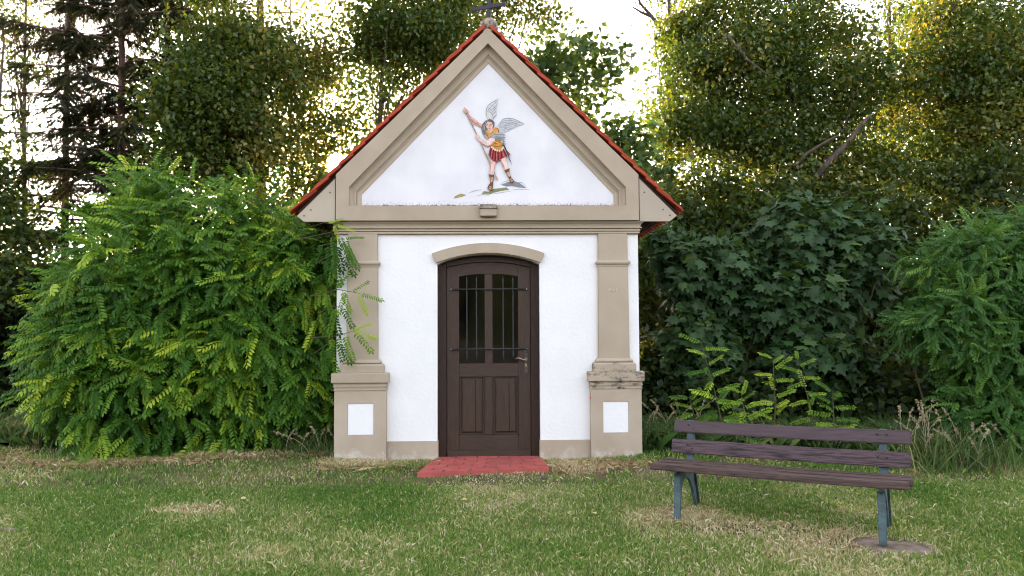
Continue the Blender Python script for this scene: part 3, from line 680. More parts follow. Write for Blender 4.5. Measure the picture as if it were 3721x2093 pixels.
# ------------------------------------------------------------------ foliage tools
OVATE = (np.array([[0, 0, 0], [.36, .38, .07], [.25, .75, .02], [0, 1.0, -.12], [-.25, .75, .02], [-.36, .38, .07]]), [(0, 1, 2, 3), (0, 3, 4, 5)])
DIAM = (np.array([[0, 0, 0], [.38, .45, .08], [0, 1.0, -.1], [-.38, .45, .08]]), [(0, 1, 2), (0, 2, 3)])
_mp = [(0, 0), (.10, .05), (.34, -.06), (.30, .14), (.56, .30), (.36, .40), (.44, .66), (.20, .60), (0, 1.0), (-.20, .60), (-.44, .66), (-.36, .40), (-.56, .30), (-.30, .14), (-.34, -.06), (-.10, .05)]
MAPLE = (np.array([[x, y, -.20 * abs(x) - .16 * max(0, y - .5)] for x, y in _mp] + [[0, .32, .03]]), [(16, i, i + 1) for i in range(15)] + [(16, 15, 0)])
def frond(seed, pairs=7, ll=.155, lw=.076, droop=.22, fold=.25):
    r = random.Random(seed); V, Fc = [], []
    def leaflet(bx_, by, bz, dx, dy, dz):
        o = len(V); d = Vector((dx, dy, dz)).normalized(); sd = Vector((-d.y, d.x, 0)).normalized()
        k = r.uniform(.85, 1.1); L_ = ll * k; W_ = lw * k
        for t, w in ((0, 0), (.28, .95), (.74, .9), (1, 0), (.74, -.9), (.28, -.95)):
            pnt = Vector((bx_, by, bz)) + d * (L_ * t) + sd * (W_ * .5 * w); pnt.z -= .06 * t * t * ll / .145
            V.append(tuple(pnt))
        Fc.append((o, o + 1, o + 2, o + 3)); Fc.append((o, o + 3, o + 4, o + 5))
    for i in range(pairs):
        t = .14 + .80 * i / (pairs - 1); z = -droop * t * t
        for s in (-1, 1):
            a = r.uniform(-.12, .12) + .42
            q = (1 - .25 * t)
            leaflet(s * .006, t, z, s * math.cos(a) * q, math.sin(a), r.uniform(-.3, .1) - fold)
    leaflet(0, .97, -droop, r.uniform(-.1, .1), 1, -.35)
    o = len(V)
    for t in (0, .5, 1): V += [(-.007 * (1.2 - t), t, -droop * t * t - .002), (.007 * (1.2 - t), t, -droop * t * t - .002)]
    Fc += [(o, o + 1, o + 3, o + 2), (o + 2, o + 3, o + 5, o + 4)]
    return np.array(V), Fc
FRONDS = [frond(k, p, droop=dr) for k, (p, dr) in enumerate(((9, .2), (10, .32), (8, .12), (9, .42)))]
def spray(n, ln, w, hang, seed):
    r = random.Random(seed); V, Fc = [], []
    for i in range(n):
        t = i / n; s = 1 if i % 2 else -1
        o = len(V); a = r.uniform(.5, 1.1); y0 = t; z0 = -hang * t * t
        dx, dy, dz = s * math.sin(a) * ln * (1 - .5 * t), math.cos(a) * ln, r.uniform(-.5, .2) * ln - hang * .3
        V += [(0, y0 - w / 2, z0), (0, y0 + w / 2, z0), (dx, y0 + dy, z0 + dz)]; Fc.append((o, o + 1, o + 2))
    o = len(V); V += [(-.012, 0, 0), (.012, 0, 0), (0, 1.05, -hang * 1.1)]; Fc.append((o, o + 1, o + 2))
    return np.array(V), Fc
SPRAY = spray(22, .24, .085, .14, 1)
SPRAYL = spray(16, .22, .05, .6, 2)

M['linden'] = leaf_mat('linden_leaf', [(0, (.020, .045, .010)), (.6, (.048, .085, .018)), (.85, (.10, .13, .03)), (1, (.20, .21, .07))], [(0, (.07, .13, .008)), (.65, (.17, .23, .012)), (.85, (.40, .36, .02)), (1, (.55, .40, .03))], .32)
M['decid'] = leaf_mat('broad_leaf', [(0, (.020, .044, .010)), (.7, (.046, .085, .017)), (1, (.11, .14, .03))], [(0, (.07, .13, .008)), (.65, (.17, .22, .012)), (1, (.50, .37, .03))], .32)
M['maple'] = leaf_mat('maple_leaf', [(0, (.020, .050, .018)), (.6, (.042, .09, .028)), (1, (.10, .16, .045))], [(0, (.08, .16, .015)), (1, (.25, .32, .03))], .24, .5, .25)
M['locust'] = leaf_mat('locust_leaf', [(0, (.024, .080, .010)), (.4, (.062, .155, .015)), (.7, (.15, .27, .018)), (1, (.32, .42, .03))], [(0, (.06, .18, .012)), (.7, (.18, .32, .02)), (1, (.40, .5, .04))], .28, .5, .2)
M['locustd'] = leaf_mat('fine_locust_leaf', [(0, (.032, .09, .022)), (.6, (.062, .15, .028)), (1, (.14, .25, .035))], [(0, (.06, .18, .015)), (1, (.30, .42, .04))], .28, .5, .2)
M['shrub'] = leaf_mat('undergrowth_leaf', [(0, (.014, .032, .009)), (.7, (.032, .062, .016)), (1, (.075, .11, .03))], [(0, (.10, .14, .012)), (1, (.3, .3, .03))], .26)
M['conif'] = leaf_mat('conifer_needle', [(0, (.012, .017, .007)), (.8, (.026, .034, .013)), (1, (.07, .06, .025))], [(0, (.03, .035, .006)), (1, (.12, .10, .015))], .14, .7, .15)
M['grass'] = leaf_mat('grass_blade', [(0, (.055, .14, .018)), (.3, (.135, .235, .04)), (.55, (.25, .30, .08)), (.75, (.50, .45, .21)), (1, (.72, .64, .44))], [(0, (.08, .2, .02)), (.6, (.2, .28, .05)), (1, (.45, .38, .2))], .30, .6, .25)
M['straw'] = leaf_mat('dry_grass', [(0, (.17, .10, .055)), (.5, (.36, .24, .13)), (1, (.52, .40, .24))], [(0, (.2, .13, .06)), (1, (.5, .38, .2))], .25, .7, .2)
M['weed'] = leaf_mat('long_grass', [(0, (.035, .085, .02)), (.7, (.075, .14, .03)), (1, (.30, .27, .13))], [(0, (.08, .18, .02)), (1, (.4, .38, .15))], .35, .55, .3)

def in_gap(P):                                           # the opening in the leaves where the low sun comes through
    v = P - CAM; t = v @ SUN; d = np.linalg.norm(v - t[:, None] * SUN, axis=1)
    return (d < .0165 * t) & (t > 0)
def add_leaves(name, parent, tmpl, P, d, n, size, mat, rnd=None, local=(0, 0, 0)):
    keep = ~in_gap(P)
    P, d, n, size = P[keep], d[keep], n[keep], size[keep]
    rnd = rng.random(len(P)) if rnd is None else rnd[keep]
    X, Y, Z = frames(d, n)
    o = soup(name, place(tmpl[0], P - np.array(local), X, Y, Z, size), tmpl[1], len(tmpl[0]), mat, parent, rnd)
    o['kind'] = 'stuff'
    return o
def limb_path(a, b, lift=.25, n=6):
    a, b = np.array(a), np.array(b); L_ = np.linalg.norm(b - a)
    mid = (a * .5 + b * .5) + np.array([rng.normal(0, .06), rng.normal(0, .06), lift]) * L_ * .6
    return [tuple((1 - t) ** 2 * a + 2 * t * (1 - t) * mid + t * t * b + rng.normal(0, .012, 3) * L_ * (0 < t < 1)) for t in np.linspace(0, 1, n)]
def tree(name, label, base, height, r0, blobs, nclump, per, size, mat, lean=(0, 0), bark='bark', group=None, cl=(.34, .34, .22), tmpl=DIAM, limbs=30, cat='tree', droop=.35, wob=.10, hi=.0):
    base = np.array([base[0], base[1], float(gz(np.array([base[0]]), np.array([base[1]]))[0]) - .05])
    root = empty(name, tuple(base)); tag(root, label, cat, group)
    B = np.array(blobs, float)
    wgt = (B[:, 3] * B[:, 4] * B[:, 5]) ** .75; wgt /= wgt.sum()
    ids = rng.choice(len(B), nclump, p=wgt)
    u = unit(nclump) * (rng.random(nclump) ** .42)[:, None]
    C = B[ids, :3] + u * B[ids, 3:6]
    # trunk
    tb = MB(); k = 10; tp_ = []
    for t in np.linspace(0, 1, k):
        tp_.append((lean[0] * t + wob * math.sin(3.1 * t + base[0]) * t, lean[1] * t + wob * math.cos(2.3 * t + base[1]) * t, height * t))
    tb.tube(tp_, [r0 * (1.25 if i == 0 else 1) * (1 - .82 * i / (k - 1)) for i in range(k)], 9)
    for ci in range(min(limbs, nclump)):
        c_ = C[ci] - base
        h = float(np.clip(c_[2] * rng.uniform(.5, .85), .08 * height, .96 * height)); f = h / height
        i = min(int(f * (k - 1)), k - 2); q = f * (k - 1) - i
        a = np.array(tp_[i]) * (1 - q) + np.array(tp_[i + 1]) * q
        rr = max(.008, r0 * (1 - .82 * f) * .38)
        tb.tube(limb_path(a, c_, .12), [rr, rr * .75, rr * .6, rr * .45, rr * .3, rr * .15], 5, False)
    tb.build('trunk', bark, root, True)
    n = nclump * per
    ci = np.repeat(np.arange(nclump), per)
    csz = rng.uniform(.55, 1.25, nclump)[ci][:, None]
    P = C[ci] + np.clip(rng.normal(size=(n, 3)), -2, 2) * np.array(cl) * csz
    P[:, 2] -= .25 * (np.linalg.norm((P - C[ci])[:, :2], axis=1)) ** 2
    d = unit(n) * .8 + (P - C[ci]) * .5; d[:, 2] -= droop
    nn = unit(n) * .8 + np.array([0, 0, 1.0])
    cr_ = rng.random(nclump)[ci]
    rnd = np.clip(.72 * cr_ ** 1.5 + .38 * rng.random(n) - .03 + hi, 0, 1)
    ok = P[:, 2] > .05
    add_leaves('crown', root, tmpl, P[ok], d[ok], nn[ok], rng.uniform(.65, 1.25, ok.sum()) * size, mat, rnd[ok], base)
    return root
def conifer(name, label, base, height, r0, zlo, Lmax, nb, group=None, larch=False, dens=26):
    base = np.array([base[0], base[1], float(gz(np.array([base[0]]), np.array([base[1]]))[0]) - .05])
    root = empty(name, tuple(base)); tag(root, label, 'tree', group)
    tb = MB(); k = 9
    ph = rng.uniform(0, 6); amp = .06
    tp_ = [(amp * math.sin(4 * t + ph) * t, amp * math.cos(3 * t + ph) * t, height * t) for t in np.linspace(0, 1, k)]
    tb.tube(tp_, [r0 * (1.2 if i == 0 else 1) * (1 - .85 * i / (k - 1)) for i in range(k)], 9)
    PP, DD = [], []
    for b in range(nb):
        z = zlo + (height - zlo) * (b + rng.random()) / nb
        f = (z - zlo) / (height - zlo); L_ = Lmax * (1 - .72 * f) * rng.uniform(.55, 1.1)
        az = rng.uniform(0, 2 * math.pi)
        if math.sin(az) < -.45 and rng.random() < .4: az = -az
        h = np.array([math.cos(az), math.sin(az), 0])
        dr = rng.uniform(.15, .45) * (1 - f)
        ts = np.linspace(0, 1, 6)
        path = [tuple(h * L_ * t + np.array([0, 0, z + L_ * (.10 * t - dr * t * t + (.22 * dr) * t ** 4)])) for t in ts]
        tb.tube(path, [.022 * (1 - .8 * t) + .004 for t in ts], 4, False)
        m_ = int(dens * L_ / 1.6) + 4
        t = rng.random(m_) ** .8
        pc = h[None, :] * (L_ * t)[:, None] + np.stack([0 * t, 0 * t, z + L_ * (.10 * t - dr * t * t + .22 * dr * t ** 4)], 1)
        sd = np.array([-h[1], h[0], 0])
        dd = h[None, :] * rng.uniform(.1, .9, m_)[:, None] + sd[None, :] * rng.choice([-1, 1], m_)[:, None] * rng.uniform(.2, 1, m_)[:, None]
        dd[:, 2] -= rng.uniform(.0, .8, m_)
        PP.append(pc); DD.append(dd)
    tb.build('trunk', 'barkr', root, True)
    P = np.concatenate(PP) + base; d = np.concatenate(DD); n = len(P)
    add_leaves('crown', root, SPRAYL if larch else SPRAY, P, d, unit(n) * .4 + np.array([0, 0, 1.]), rng.uniform(.25, .48, n), 'conif', None, base)
    return root

# ------------------------------------------------------------------ trees behind
def bl(px, py, y, rpx, rpz, ry=1.2):
    """crown part centred at the place seen at px,py (sketch units) at depth y, radii in metres"""
    c_ = at(px, py, y); k = (y - CAM[1]) / 1288 * .693
    return [c_[0], c_[1], c_[2], max(24, rpx - 38) * k, ry, max(20, rpz - 22) * k]
def blr(px, py, y, rpx, rpz, ry=1.2):
    c_ = at(px, py, y); k = (y - CAM[1]) / 1288 * .693
    return [c_[0], c_[1], c_[2], rpx * k, ry, rpz * k]
def foot(px, y): return (at(px, 800, y)[0], y)
SPR = 'dark spruces left of the chapel'
conifer('spruce_tree', 'tall dark spruce with a slender pinkish trunk, outermost of the spruces', foot(160, 6.5), 10.5, .10, 1.4, 2.5, 96, SPR, dens=40)
conifer('spruce_tree', 'dense dark spruce with drooping boughs between two other spruces', foot(295, 6.0), 11, .12, 1.4, 2.7, 140, SPR, dens=46)
conifer('spruce_tree', 'dark spruce beside the broad linden, innermost of the spruces', foot(405, 7.2), 11.5, .13, 1.6, 2.5, 110, SPR, dens=44)
conifer('larch_tree', 'larch with a thick bare grey trunk rising behind the linden', foot(651, 8.2), 13, .19, 6.2, 2.4, 40, None, True, 26)
tree('linden_tree', 'broad green linden in front of the thick larch trunk', foot(560, 5.2), 8.5, .10,
     [bl(570, 270, 5.2, 190, 230, 1.3), bl(560, 90, 5.2, 130, 120), bl(530, 260, 5.0, 150, 90), bl(440, 270, 4.8, 80, 40, .8), bl(640, 330, 5.2, 150, 110), bl(520, 400, 5.0, 130, 70), bl(690, 170, 5.4, 90, 80), bl(530, -60, 5.3, 90, 80)], 200, 190, .092, 'linden', hi=.08)
tree('slender_tree', 'slender sparse tree with golden backlit leaves beside the low sun', foot(736, 6.6), 8.8, .06,
     [bl(745, 120, 6.6, 100, 130), bl(760, 290, 6.6, 70, 90), bl(735, 420, 6.6, 90, 60), bl(740, -80, 6.6, 90, 120), bl(700, 520, 6.0, 120, 70), bl(800, 455, 6.6, 80, 60), bl(822, 150, 6.8, 70, 90), bl(795, 330, 6.8, 60, 60), bl(860, 320, 7.2, 60, 60), bl(880, 395, 7.4, 70, 60, .5), bl(810, 390, 7.4, 70, 60, .5), bl(840, 480, 7.4, 80, 60, .5), bl(780, 500, 7.0, 80, 60, .5)], 140, 150, .085, 'decid', limbs=26, hi=.3)
tree('broadleaf_tree', 'leafy tree whose crown rises just behind the left roof slope', foot(935, 6.4), 9.6, .09,
     [bl(1010, 80, 6.4, 190, 190, 1.3), bl(930, 60, 6.4, 110, 120), bl(1040, 120, 6.4, 120, 130), bl(960, 240, 6.2, 110, 70), bl(1130, 60, 6.4, 110, 110), bl(900, 310, 6.0, 60, 50, .7), bl(1000, -120, 6.4, 160, 100)], 150, 190, .09, 'decid', lean=(.3, 0))
tree('broadleaf_tree', 'feathery light tree crown directly behind the roof cross', foot(1200, 8.0), 10.5, .10,
     [bl(1250, 30, 8, 120, 90), bl(1370, 50, 8, 80, 60), bl(1330, -100, 8, 130, 90), bl(1150, -60, 8, 120, 100)], 75, 140, .09, 'decid', lean=(.5, 0))
tree('maple_tree', 'dark maple crown reaching out behind the right roof slope', foot(1390, 4.4), 6.3, .08,
     [bl(1420, 150, 4.4, 90, 65, .8), bl(1500, 190, 4.4, 55, 70, .6), bl(1480, 110, 4.4, 50, 35, .6), bl(1540, 340, 4.4, 45, 50, .6), bl(1360, 200, 4.4, 80, 80, .8), bl(1460, 250, 4.6, 70, 60, .7), bl(1560, 360, 4.6, 70, 60, .7), bl(1520, 130, 4.4, 60, 50, .6), bl(1600, 440, 4.2, 70, 80, .7), bl(1620, 560, 4.0, 70, 70, .7)], 92, 34, .125, 'maple', cl=(.36, .30, .19), tmpl=MAPLE)
tree('linden_tree', 'large spreading linden with dark forked limbs right of the chapel', foot(2075, 6.0), 9.0, .14,
     [bl(1930, 230, 6, 330, 300, 1.5), bl(1760, 60, 6, 120, 80), bl(1750, 190, 6, 130, 60), bl(1900, 130, 6, 130, 100), bl(2060, 60, 6, 160, 90), bl(2120, 220, 5.8, 170, 100), bl(1800, 330, 5.8, 150, 80), bl(1950, 340, 5.8, 170, 80), bl(1760, 460, 5.6, 130, 60), bl(2150, 400, 5.6, 160, 70), bl(1950, -100, 6, 200, 100), bl(1720, 560, 5.2, 120, 70), bl(2000, 470, 5.4, 150, 60), bl(1850, 540, 5.2, 150, 70), bl(2100, 530, 5.4, 170, 70), bl(1700, 300, 5.8, 90, 70)],
     380, 190, .092, 'linden', lean=(-.3, .2), limbs=46, hi=.06)
tree('linden_tree', 'linden with sunlit yellow leaves at the far side of the clearing', foot(2440, 5.6), 9.4, .14,
     [bl(2470, 270, 5.6, 290, 330, 1.5), bl(2390, 180, 5.6, 150, 110), bl(2540, 120, 5.6, 140, 110), bl(2480, 280, 5.4, 150, 110), bl(2330, 420, 5.4, 130, 90), bl(2520, 430, 5.2, 140, 90), bl(2400, 40, 5.8, 150, 80), bl(2680, 250, 5.6, 160, 200), bl(2480, -120, 5.8, 200, 90), bl(2300, 540, 5.2, 150, 70), bl(2500, 550, 5.0, 150, 70), bl(2260, 250, 5.8, 90, 90)],
     310, 190, .092, 'linden', limbs=40, hi=.14)
lt = bpy.data.objects['linden_tree.001']; l0 = np.array(lt.location)
for path, r_ in (([(2050, 450), (2088, 402), (2130, 362), (2165, 318), (2190, 290)], .065), ([(2000, 420), (2030, 385), (2080, 355), (2110, 340)], .035), ([(1830, 90), (1880, 150), (1925, 185), (1960, 200)], .035)):
    MB().tube([tuple(at(a, b_, 4.6) - l0) for a, b_ in path], [r_ * (1 - .55 * k / (len(path) - 1)) for k in range(len(path))], 7).build('limb', 'bark', lt, True)
BT = 'thin trees behind the lindens'
tree('acacia_tree', 'thin tree with a forked dead branch in the sky gap', foot(1690, 9.0), 10.5, .13,
     [bl(1700, 80, 9, 60, 60, .8), bl(1640, 260, 9, 60, 60, .8), bl(1690, -60, 9, 120, 70), bl(1660, 380, 9, 80, 60)], 50, 90, .085, 'decid', group=BT)
tree('acacia_tree', 'thin grey trunk with feathery leaves between the two lindens', foot(2262, 9.0), 10.5, .11,
     [bl(2270, 60, 9, 110, 60), bl(2300, 0, 9, 130, 60), bl(2250, 300, 9, 140, 120), bl(2250, -90, 9, 140, 70)], 80, 90, .085, 'decid', group=BT)
tree('acacia_tree', 'thin grey trunk with sparse twigs above the yellow linden', foot(2525, 9.0), 10.5, .12,
     [bl(2520, 80, 9, 110, 60), bl(2560, -60, 9, 150, 60)], 40, 80, .085, 'decid', group=BT)
tree('broadleaf_tree', 'dim leafy tree at the edge of the meadow beyond the spruces', foot(-30, 4.4), 6.5, .09,
     [bl(-15, 320, 4.2, 40, 40, .7), bl(20, 590, 4.2, 70, 90, .9), bl(-90, 420, 4.2, 80, 150), bl(40, 700, 4.0, 90, 60)], 90, 110, .10, 'decid')
tree('broadleaf_tree', 'golden green tree top above the outermost spruce', foot(60, 7.6), 9.5, .08,
     [bl(50, 60, 7.6, 90, 60), bl(90, 190, 7.6, 80, 35), bl(10, 150, 7.6, 50, 40), bl(0, -80, 7.6, 120, 80)], 40, 130, .09, 'decid')
# bare forked branch of the thin tree in the sky gap
aca = bpy.data.objects['acacia_tree']
def pth(L_): return [tuple(at(a, b, 9.0) - np.array(aca.location)) for a, b in L_]
b = MB(); b.tube(pth([(1694, 170), (1672, 95), (1650, 55), (1634, 35), (1610, 8), (1598, -40)]), [.075, .06, .05, .042, .032, .02], 7)
b.tube(pth([(1640, 42), (1615, 32), (1592, 18)]), [.04, .03, .018], 6)
b.build('dead_branch', 'bark', aca, True)
# undergrowth bushes closing the view under the crowns
US = 'undergrowth bushes under the trees'
bush_list = [(-60, 760, 3.6, 150, 170, 'dim leafy bush at the foot of the spruces, beside the lawn edge'),
             (130, 760, 5.0, 160, 110, 'dim bush under the outermost spruce'),
             (420, 720, 5.2, 170, 100, 'dim bush behind the locust thicket, under the middle spruce'),
             (700, 640, 5.2, 170, 110, 'dim bush behind the locust thicket, under the slender tree'),
             (1000, 640, 6.0, 200, 130, 'dim bush hidden mostly behind the chapel'),
             (850, 700, 4.0, 110, 220, 'dark bush close behind the left chapel wall'),
             (1300, 600, 7.5, 200, 170, 'added bush behind the chapel, keeping low sun off the lawn'),  # added behind the chapel to stop sun streaks on the lawn
             (1560, 640, 7.0, 170, 170, 'added bush behind the right chapel eave, keeping low sun off the lawn'),  # added here too as a sun blocker for the lawn
             (1800, 640, 9.5, 260, 260, 'added far bush behind the large linden, shutting out low sky light'),  # far bushes from here are added to block low horizon light
             (2150, 640, 9.5, 260, 260, 'added far bush between the two lindens, shutting out low sky light'),  # added light blocker
             (2520, 640, 9.5, 260, 260, 'added far bush behind the yellow linden, shutting out low sky light'),  # added light blocker
             (1700, 650, 4.6, 170, 290, 'dark bush close behind the right chapel wall'),
             (1900, 670, 5.0, 200, 270, 'dark bush behind the young maples'),
             (2180, 650, 5.0, 220, 270, 'dark bush behind the maples and the fine leaved locust'),
             (2480, 640, 4.6, 210, 280, 'dark bush behind the fine leaved locust'),
             (1680, 960, 2.8, 90, 110, 'low dark bush beside the right chapel corner'),
             (1850, 980, 2.4, 130, 100, 'low dark bush under the maple leaves'),
             (2160, 980, 2.2, 150, 110, 'low dark bush under the fine leaved locust'),
             (2450, 1000, 1.8, 140, 120, 'low bush behind the seeding grass')]
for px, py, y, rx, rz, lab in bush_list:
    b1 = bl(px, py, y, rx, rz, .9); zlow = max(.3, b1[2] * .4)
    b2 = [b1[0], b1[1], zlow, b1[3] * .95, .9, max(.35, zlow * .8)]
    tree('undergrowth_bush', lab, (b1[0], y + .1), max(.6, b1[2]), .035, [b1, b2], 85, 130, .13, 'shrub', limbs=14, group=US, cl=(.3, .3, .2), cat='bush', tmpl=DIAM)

# ------------------------------------------------------------------ young maples right of the chapel, big leaves told apart
def fine_thing(name, label, cat, base, blobs, nshell, ninner, size, tmpls, mat, nparts, partname, stems=12, group=None, outward=.7, down=.55, inner=.55, hang=None, pmin=.0, zmin=.08, bark='stem', sr=.018, tipbright=.12, fill=0, tips=.04, trad=.17):
    base = np.array([base[0], base[1], float(gz(np.array([base[0]]), np.array([base[1]]))[0]) - .02])
    root = empty(name, tuple(base)); tag(root, label, cat, group)
    B = np.array(blobs, float); area = (B[:, 3] * B[:, 5] + B[:, 4] * B[:, 5] + B[:, 3] * B[:, 4]); area /= area.sum()
    n = nshell + ninner
    ids = rng.choice(len(B), n, p=area); u = unit(n)
    flip = (u[:, 1] > .25) & (rng.random(n) < .6); u[flip, 1] *= -1          # most of the leaves face the open lawn
    rad = np.where(np.arange(n) < nshell, rng.uniform(.82, 1.08, n), rng.uniform(inner, .9, n))
    P = B[ids, :3] + u * B[ids, 3:6] * rad[:, None]
    K = max(12, int(nshell * tips)); sel = rng.choice(nshell, K, replace=False); TP = P[sel]
    dt = np.sqrt(((P[:, None, :] - TP[None]) ** 2).sum(2)); near_t = dt.argmin(1); dmin = dt[np.arange(n), near_t]
    on_tip = np.exp(-(dmin / trad) ** 2)
    P = P + u * (.16 * on_tip - .13)[:, None]
    pull = (rng.random(n) < .45) & (dmin < 2.2 * trad)
    P[pull] = P[pull] * .55 + (TP[near_t[pull]] + u[pull] * .06) * .45
    q = np.stack([np.linalg.norm((P - b[:3]) / b[3:6], axis=1) for b in B]).min(0)
    keep = (P[:, 2] > zmin) & ((q > .72) | (rng.random(n) < .30))
    keep &= ~((np.abs(P[:, 0]) < 1.72) & (P[:, 1] > -.25) & (P[:, 1] < 3.4))   # not inside the chapel
    P, u, ids = P[keep], u[keep], ids[keep]; n = len(P)
    out = u / B[ids, 3:6]; out /= np.linalg.norm(out, axis=1, keepdims=True)
    tn = unit(n)
    d = out * outward + tn * .75; d[:, 2] -= down
    nn = out * .6 + unit(n) * .5 + np.array([0, -.25, .9])
    young = (rng.random(K) < tipbright * 3.2)[near_t][keep] * on_tip[keep]
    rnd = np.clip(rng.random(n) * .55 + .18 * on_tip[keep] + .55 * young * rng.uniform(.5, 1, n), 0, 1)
    sz = size * rng.uniform(.7, 1.15, n)
    # nearest ones become parts of their own
    near = np.argsort(np.linalg.norm(P - CAM, axis=1) - .9 * (q[keep] > .9) - .5 * rng.random(n))[:nparts]
    isp = np.zeros(n, bool); isp[near] = True
    X, Y, Z = frames(d, nn)
    mes = []
    for t in tmpls:
        for lv in (.15, .45, .75, .98):
            o = soup(partname, t[0][None], t[1], len(t[0]), mat, None, np.array([lv])); mes.append((o.data, lv)); bpy.data.objects.remove(o)
    for i in near:
        cand = min(range(4), key=lambda k: abs(mes[k][1] - rnd[i])); me = mes[cand + 4 * random.randrange(len(tmpls))][0]
        o = bpy.data.objects.new(partname, me); s_ = sz[i]
        p_ = P[i] - base
        o.matrix_world = Matrix(((X[i, 0] * s_, Y[i, 0] * s_, Z[i, 0] * s_, p_[0]), (X[i, 1] * s_, Y[i, 1] * s_, Z[i, 1] * s_, p_[1]), (X[i, 2] * s_, Y[i, 2] * s_, Z[i, 2] * s_, p_[2]), (0, 0, 0, 1)))
        link(o, root)
    tid = rng.integers(0, len(tmpls), n)
    for k, t in enumerate(tmpls):
        s_ = (~isp) & (tid == k)
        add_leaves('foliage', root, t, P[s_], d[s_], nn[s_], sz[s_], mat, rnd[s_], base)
    if fill:
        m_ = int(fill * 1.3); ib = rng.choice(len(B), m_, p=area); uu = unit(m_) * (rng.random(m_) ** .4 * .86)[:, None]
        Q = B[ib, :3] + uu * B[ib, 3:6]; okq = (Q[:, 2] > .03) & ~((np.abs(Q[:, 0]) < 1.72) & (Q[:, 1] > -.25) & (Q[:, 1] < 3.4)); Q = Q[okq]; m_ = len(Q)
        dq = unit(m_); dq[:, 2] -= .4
        add_leaves('inner_foliage', root, OVATE, Q, dq, unit(m_) + np.array([0, -.6, .5]), rng.uniform(.07, .15, m_), mat, rng.random(m_) * .4, base)  # leaves inside the crown tinted darker, its inner shade put into their colour
    for k in range(stems):
        tgt = P[rng.integers(0, n)] - base; x0 = np.array([tgt[0] * .35 + rng.normal(0, .12), tgt[1] * .35 + rng.normal(0, .1), 0])
        MB().tube(limb_path(x0, tgt * .97 + np.array([0, 0, .03]), .35, 7), [sr, sr * .85, sr * .7, sr * .55, sr * .4, sr * .28, sr * .15], 6, False).build('stem', bark, root, True)
    return root
fine_thing('young_maple', 'young dark green maple with big lobed leaves beside the chapel wall', 'tree', (3.3, 2.4),
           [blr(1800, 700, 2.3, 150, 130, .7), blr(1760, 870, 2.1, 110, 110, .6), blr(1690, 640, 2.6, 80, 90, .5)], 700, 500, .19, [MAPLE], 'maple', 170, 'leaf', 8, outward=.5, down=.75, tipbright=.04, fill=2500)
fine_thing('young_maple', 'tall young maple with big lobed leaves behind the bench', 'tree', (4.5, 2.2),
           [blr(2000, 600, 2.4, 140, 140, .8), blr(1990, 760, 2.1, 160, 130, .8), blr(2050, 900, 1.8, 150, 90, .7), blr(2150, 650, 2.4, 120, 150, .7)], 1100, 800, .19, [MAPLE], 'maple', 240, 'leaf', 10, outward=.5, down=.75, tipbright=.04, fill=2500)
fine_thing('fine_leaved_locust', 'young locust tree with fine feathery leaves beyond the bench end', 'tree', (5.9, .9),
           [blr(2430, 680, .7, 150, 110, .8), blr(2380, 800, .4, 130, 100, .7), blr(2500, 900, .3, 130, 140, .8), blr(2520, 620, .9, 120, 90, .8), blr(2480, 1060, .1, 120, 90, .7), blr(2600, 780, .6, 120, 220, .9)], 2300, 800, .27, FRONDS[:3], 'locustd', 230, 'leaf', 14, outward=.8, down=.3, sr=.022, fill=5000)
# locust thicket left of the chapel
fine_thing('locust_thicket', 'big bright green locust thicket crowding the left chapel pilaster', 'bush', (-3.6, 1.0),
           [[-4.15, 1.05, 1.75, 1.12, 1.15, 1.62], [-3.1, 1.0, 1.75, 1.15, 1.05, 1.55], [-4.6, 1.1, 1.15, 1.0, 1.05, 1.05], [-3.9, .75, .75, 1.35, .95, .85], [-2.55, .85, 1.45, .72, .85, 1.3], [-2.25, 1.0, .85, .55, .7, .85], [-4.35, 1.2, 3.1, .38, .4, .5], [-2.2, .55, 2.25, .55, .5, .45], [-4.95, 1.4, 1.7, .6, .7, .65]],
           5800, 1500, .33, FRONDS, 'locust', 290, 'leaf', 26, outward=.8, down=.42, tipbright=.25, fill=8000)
# fronds of the thicket that reach in front of the pilaster
thk = [o for o in bpy.data.objects if o.name == 'locust_thicket'][0]
def spray_branch(root, pts, fr, size, mat, bright=.6):
    b0 = np.array(root.location)
    pl = [np.array(p_) for p_ in pts]
    MB().tube([tuple(p_ - b0) for p_ in pl], [.007 * (1 - .7 * k / (len(pl) - 1)) for k in range(len(pl))], 6, False).build('stem', 'stem', root, True)
    for (t, ax, ay, az, s_) in fr:
        i = min(int(t * (len(pl) - 1)), len(pl) - 2); q = t * (len(pl) - 1) - i
        p_ = pl[i] * (1 - q) + pl[i + 1] * q - b0
        X, Y, Z = frames(np.array([[ax, ay, az]], float), np.array([[0, -.75, .7]]))
        k = random.randrange(len(FRONDS)); T = FRONDS[k]
        o = soup('leaf', place(T[0], p_[None], X, Y, Z, np.array([size * s_])), T[1], len(T[0]), mat, root, np.array([min(1, bright + random.uniform(-.3, .35))]))
spray_branch(thk, [at(780, 745, .0), at(850, 728, -.15), at(905, 738, -.25)], [(.45, .3, -.1, .6, .9), (.6, .4, -.2, -.9, .9), (.8, .7, -.2, .5, .8), (.95, .5, -.2, -.8, .85), (1, 1, -.1, -.15, .9), (.3, .2, -.2, -.9, .9), (.7, -.4, -.3, -.8, .9)], .27, 'locust', .7)
spray_branch(thk, [at(780, 850, .0), at(850, 845, -.15), at(890, 832, -.25)], [(.5, .2, -.1, -.95, 1), (.7, .35, -.2, -.8, 1.1), (.9, .7, -.2, .5, .8), (1, 1, -.1, -.2, .9), (1, .7, -.1, -.7, 1.1), (.4, .0, -.2, -.9, 1)], .27, 'locust', .7)
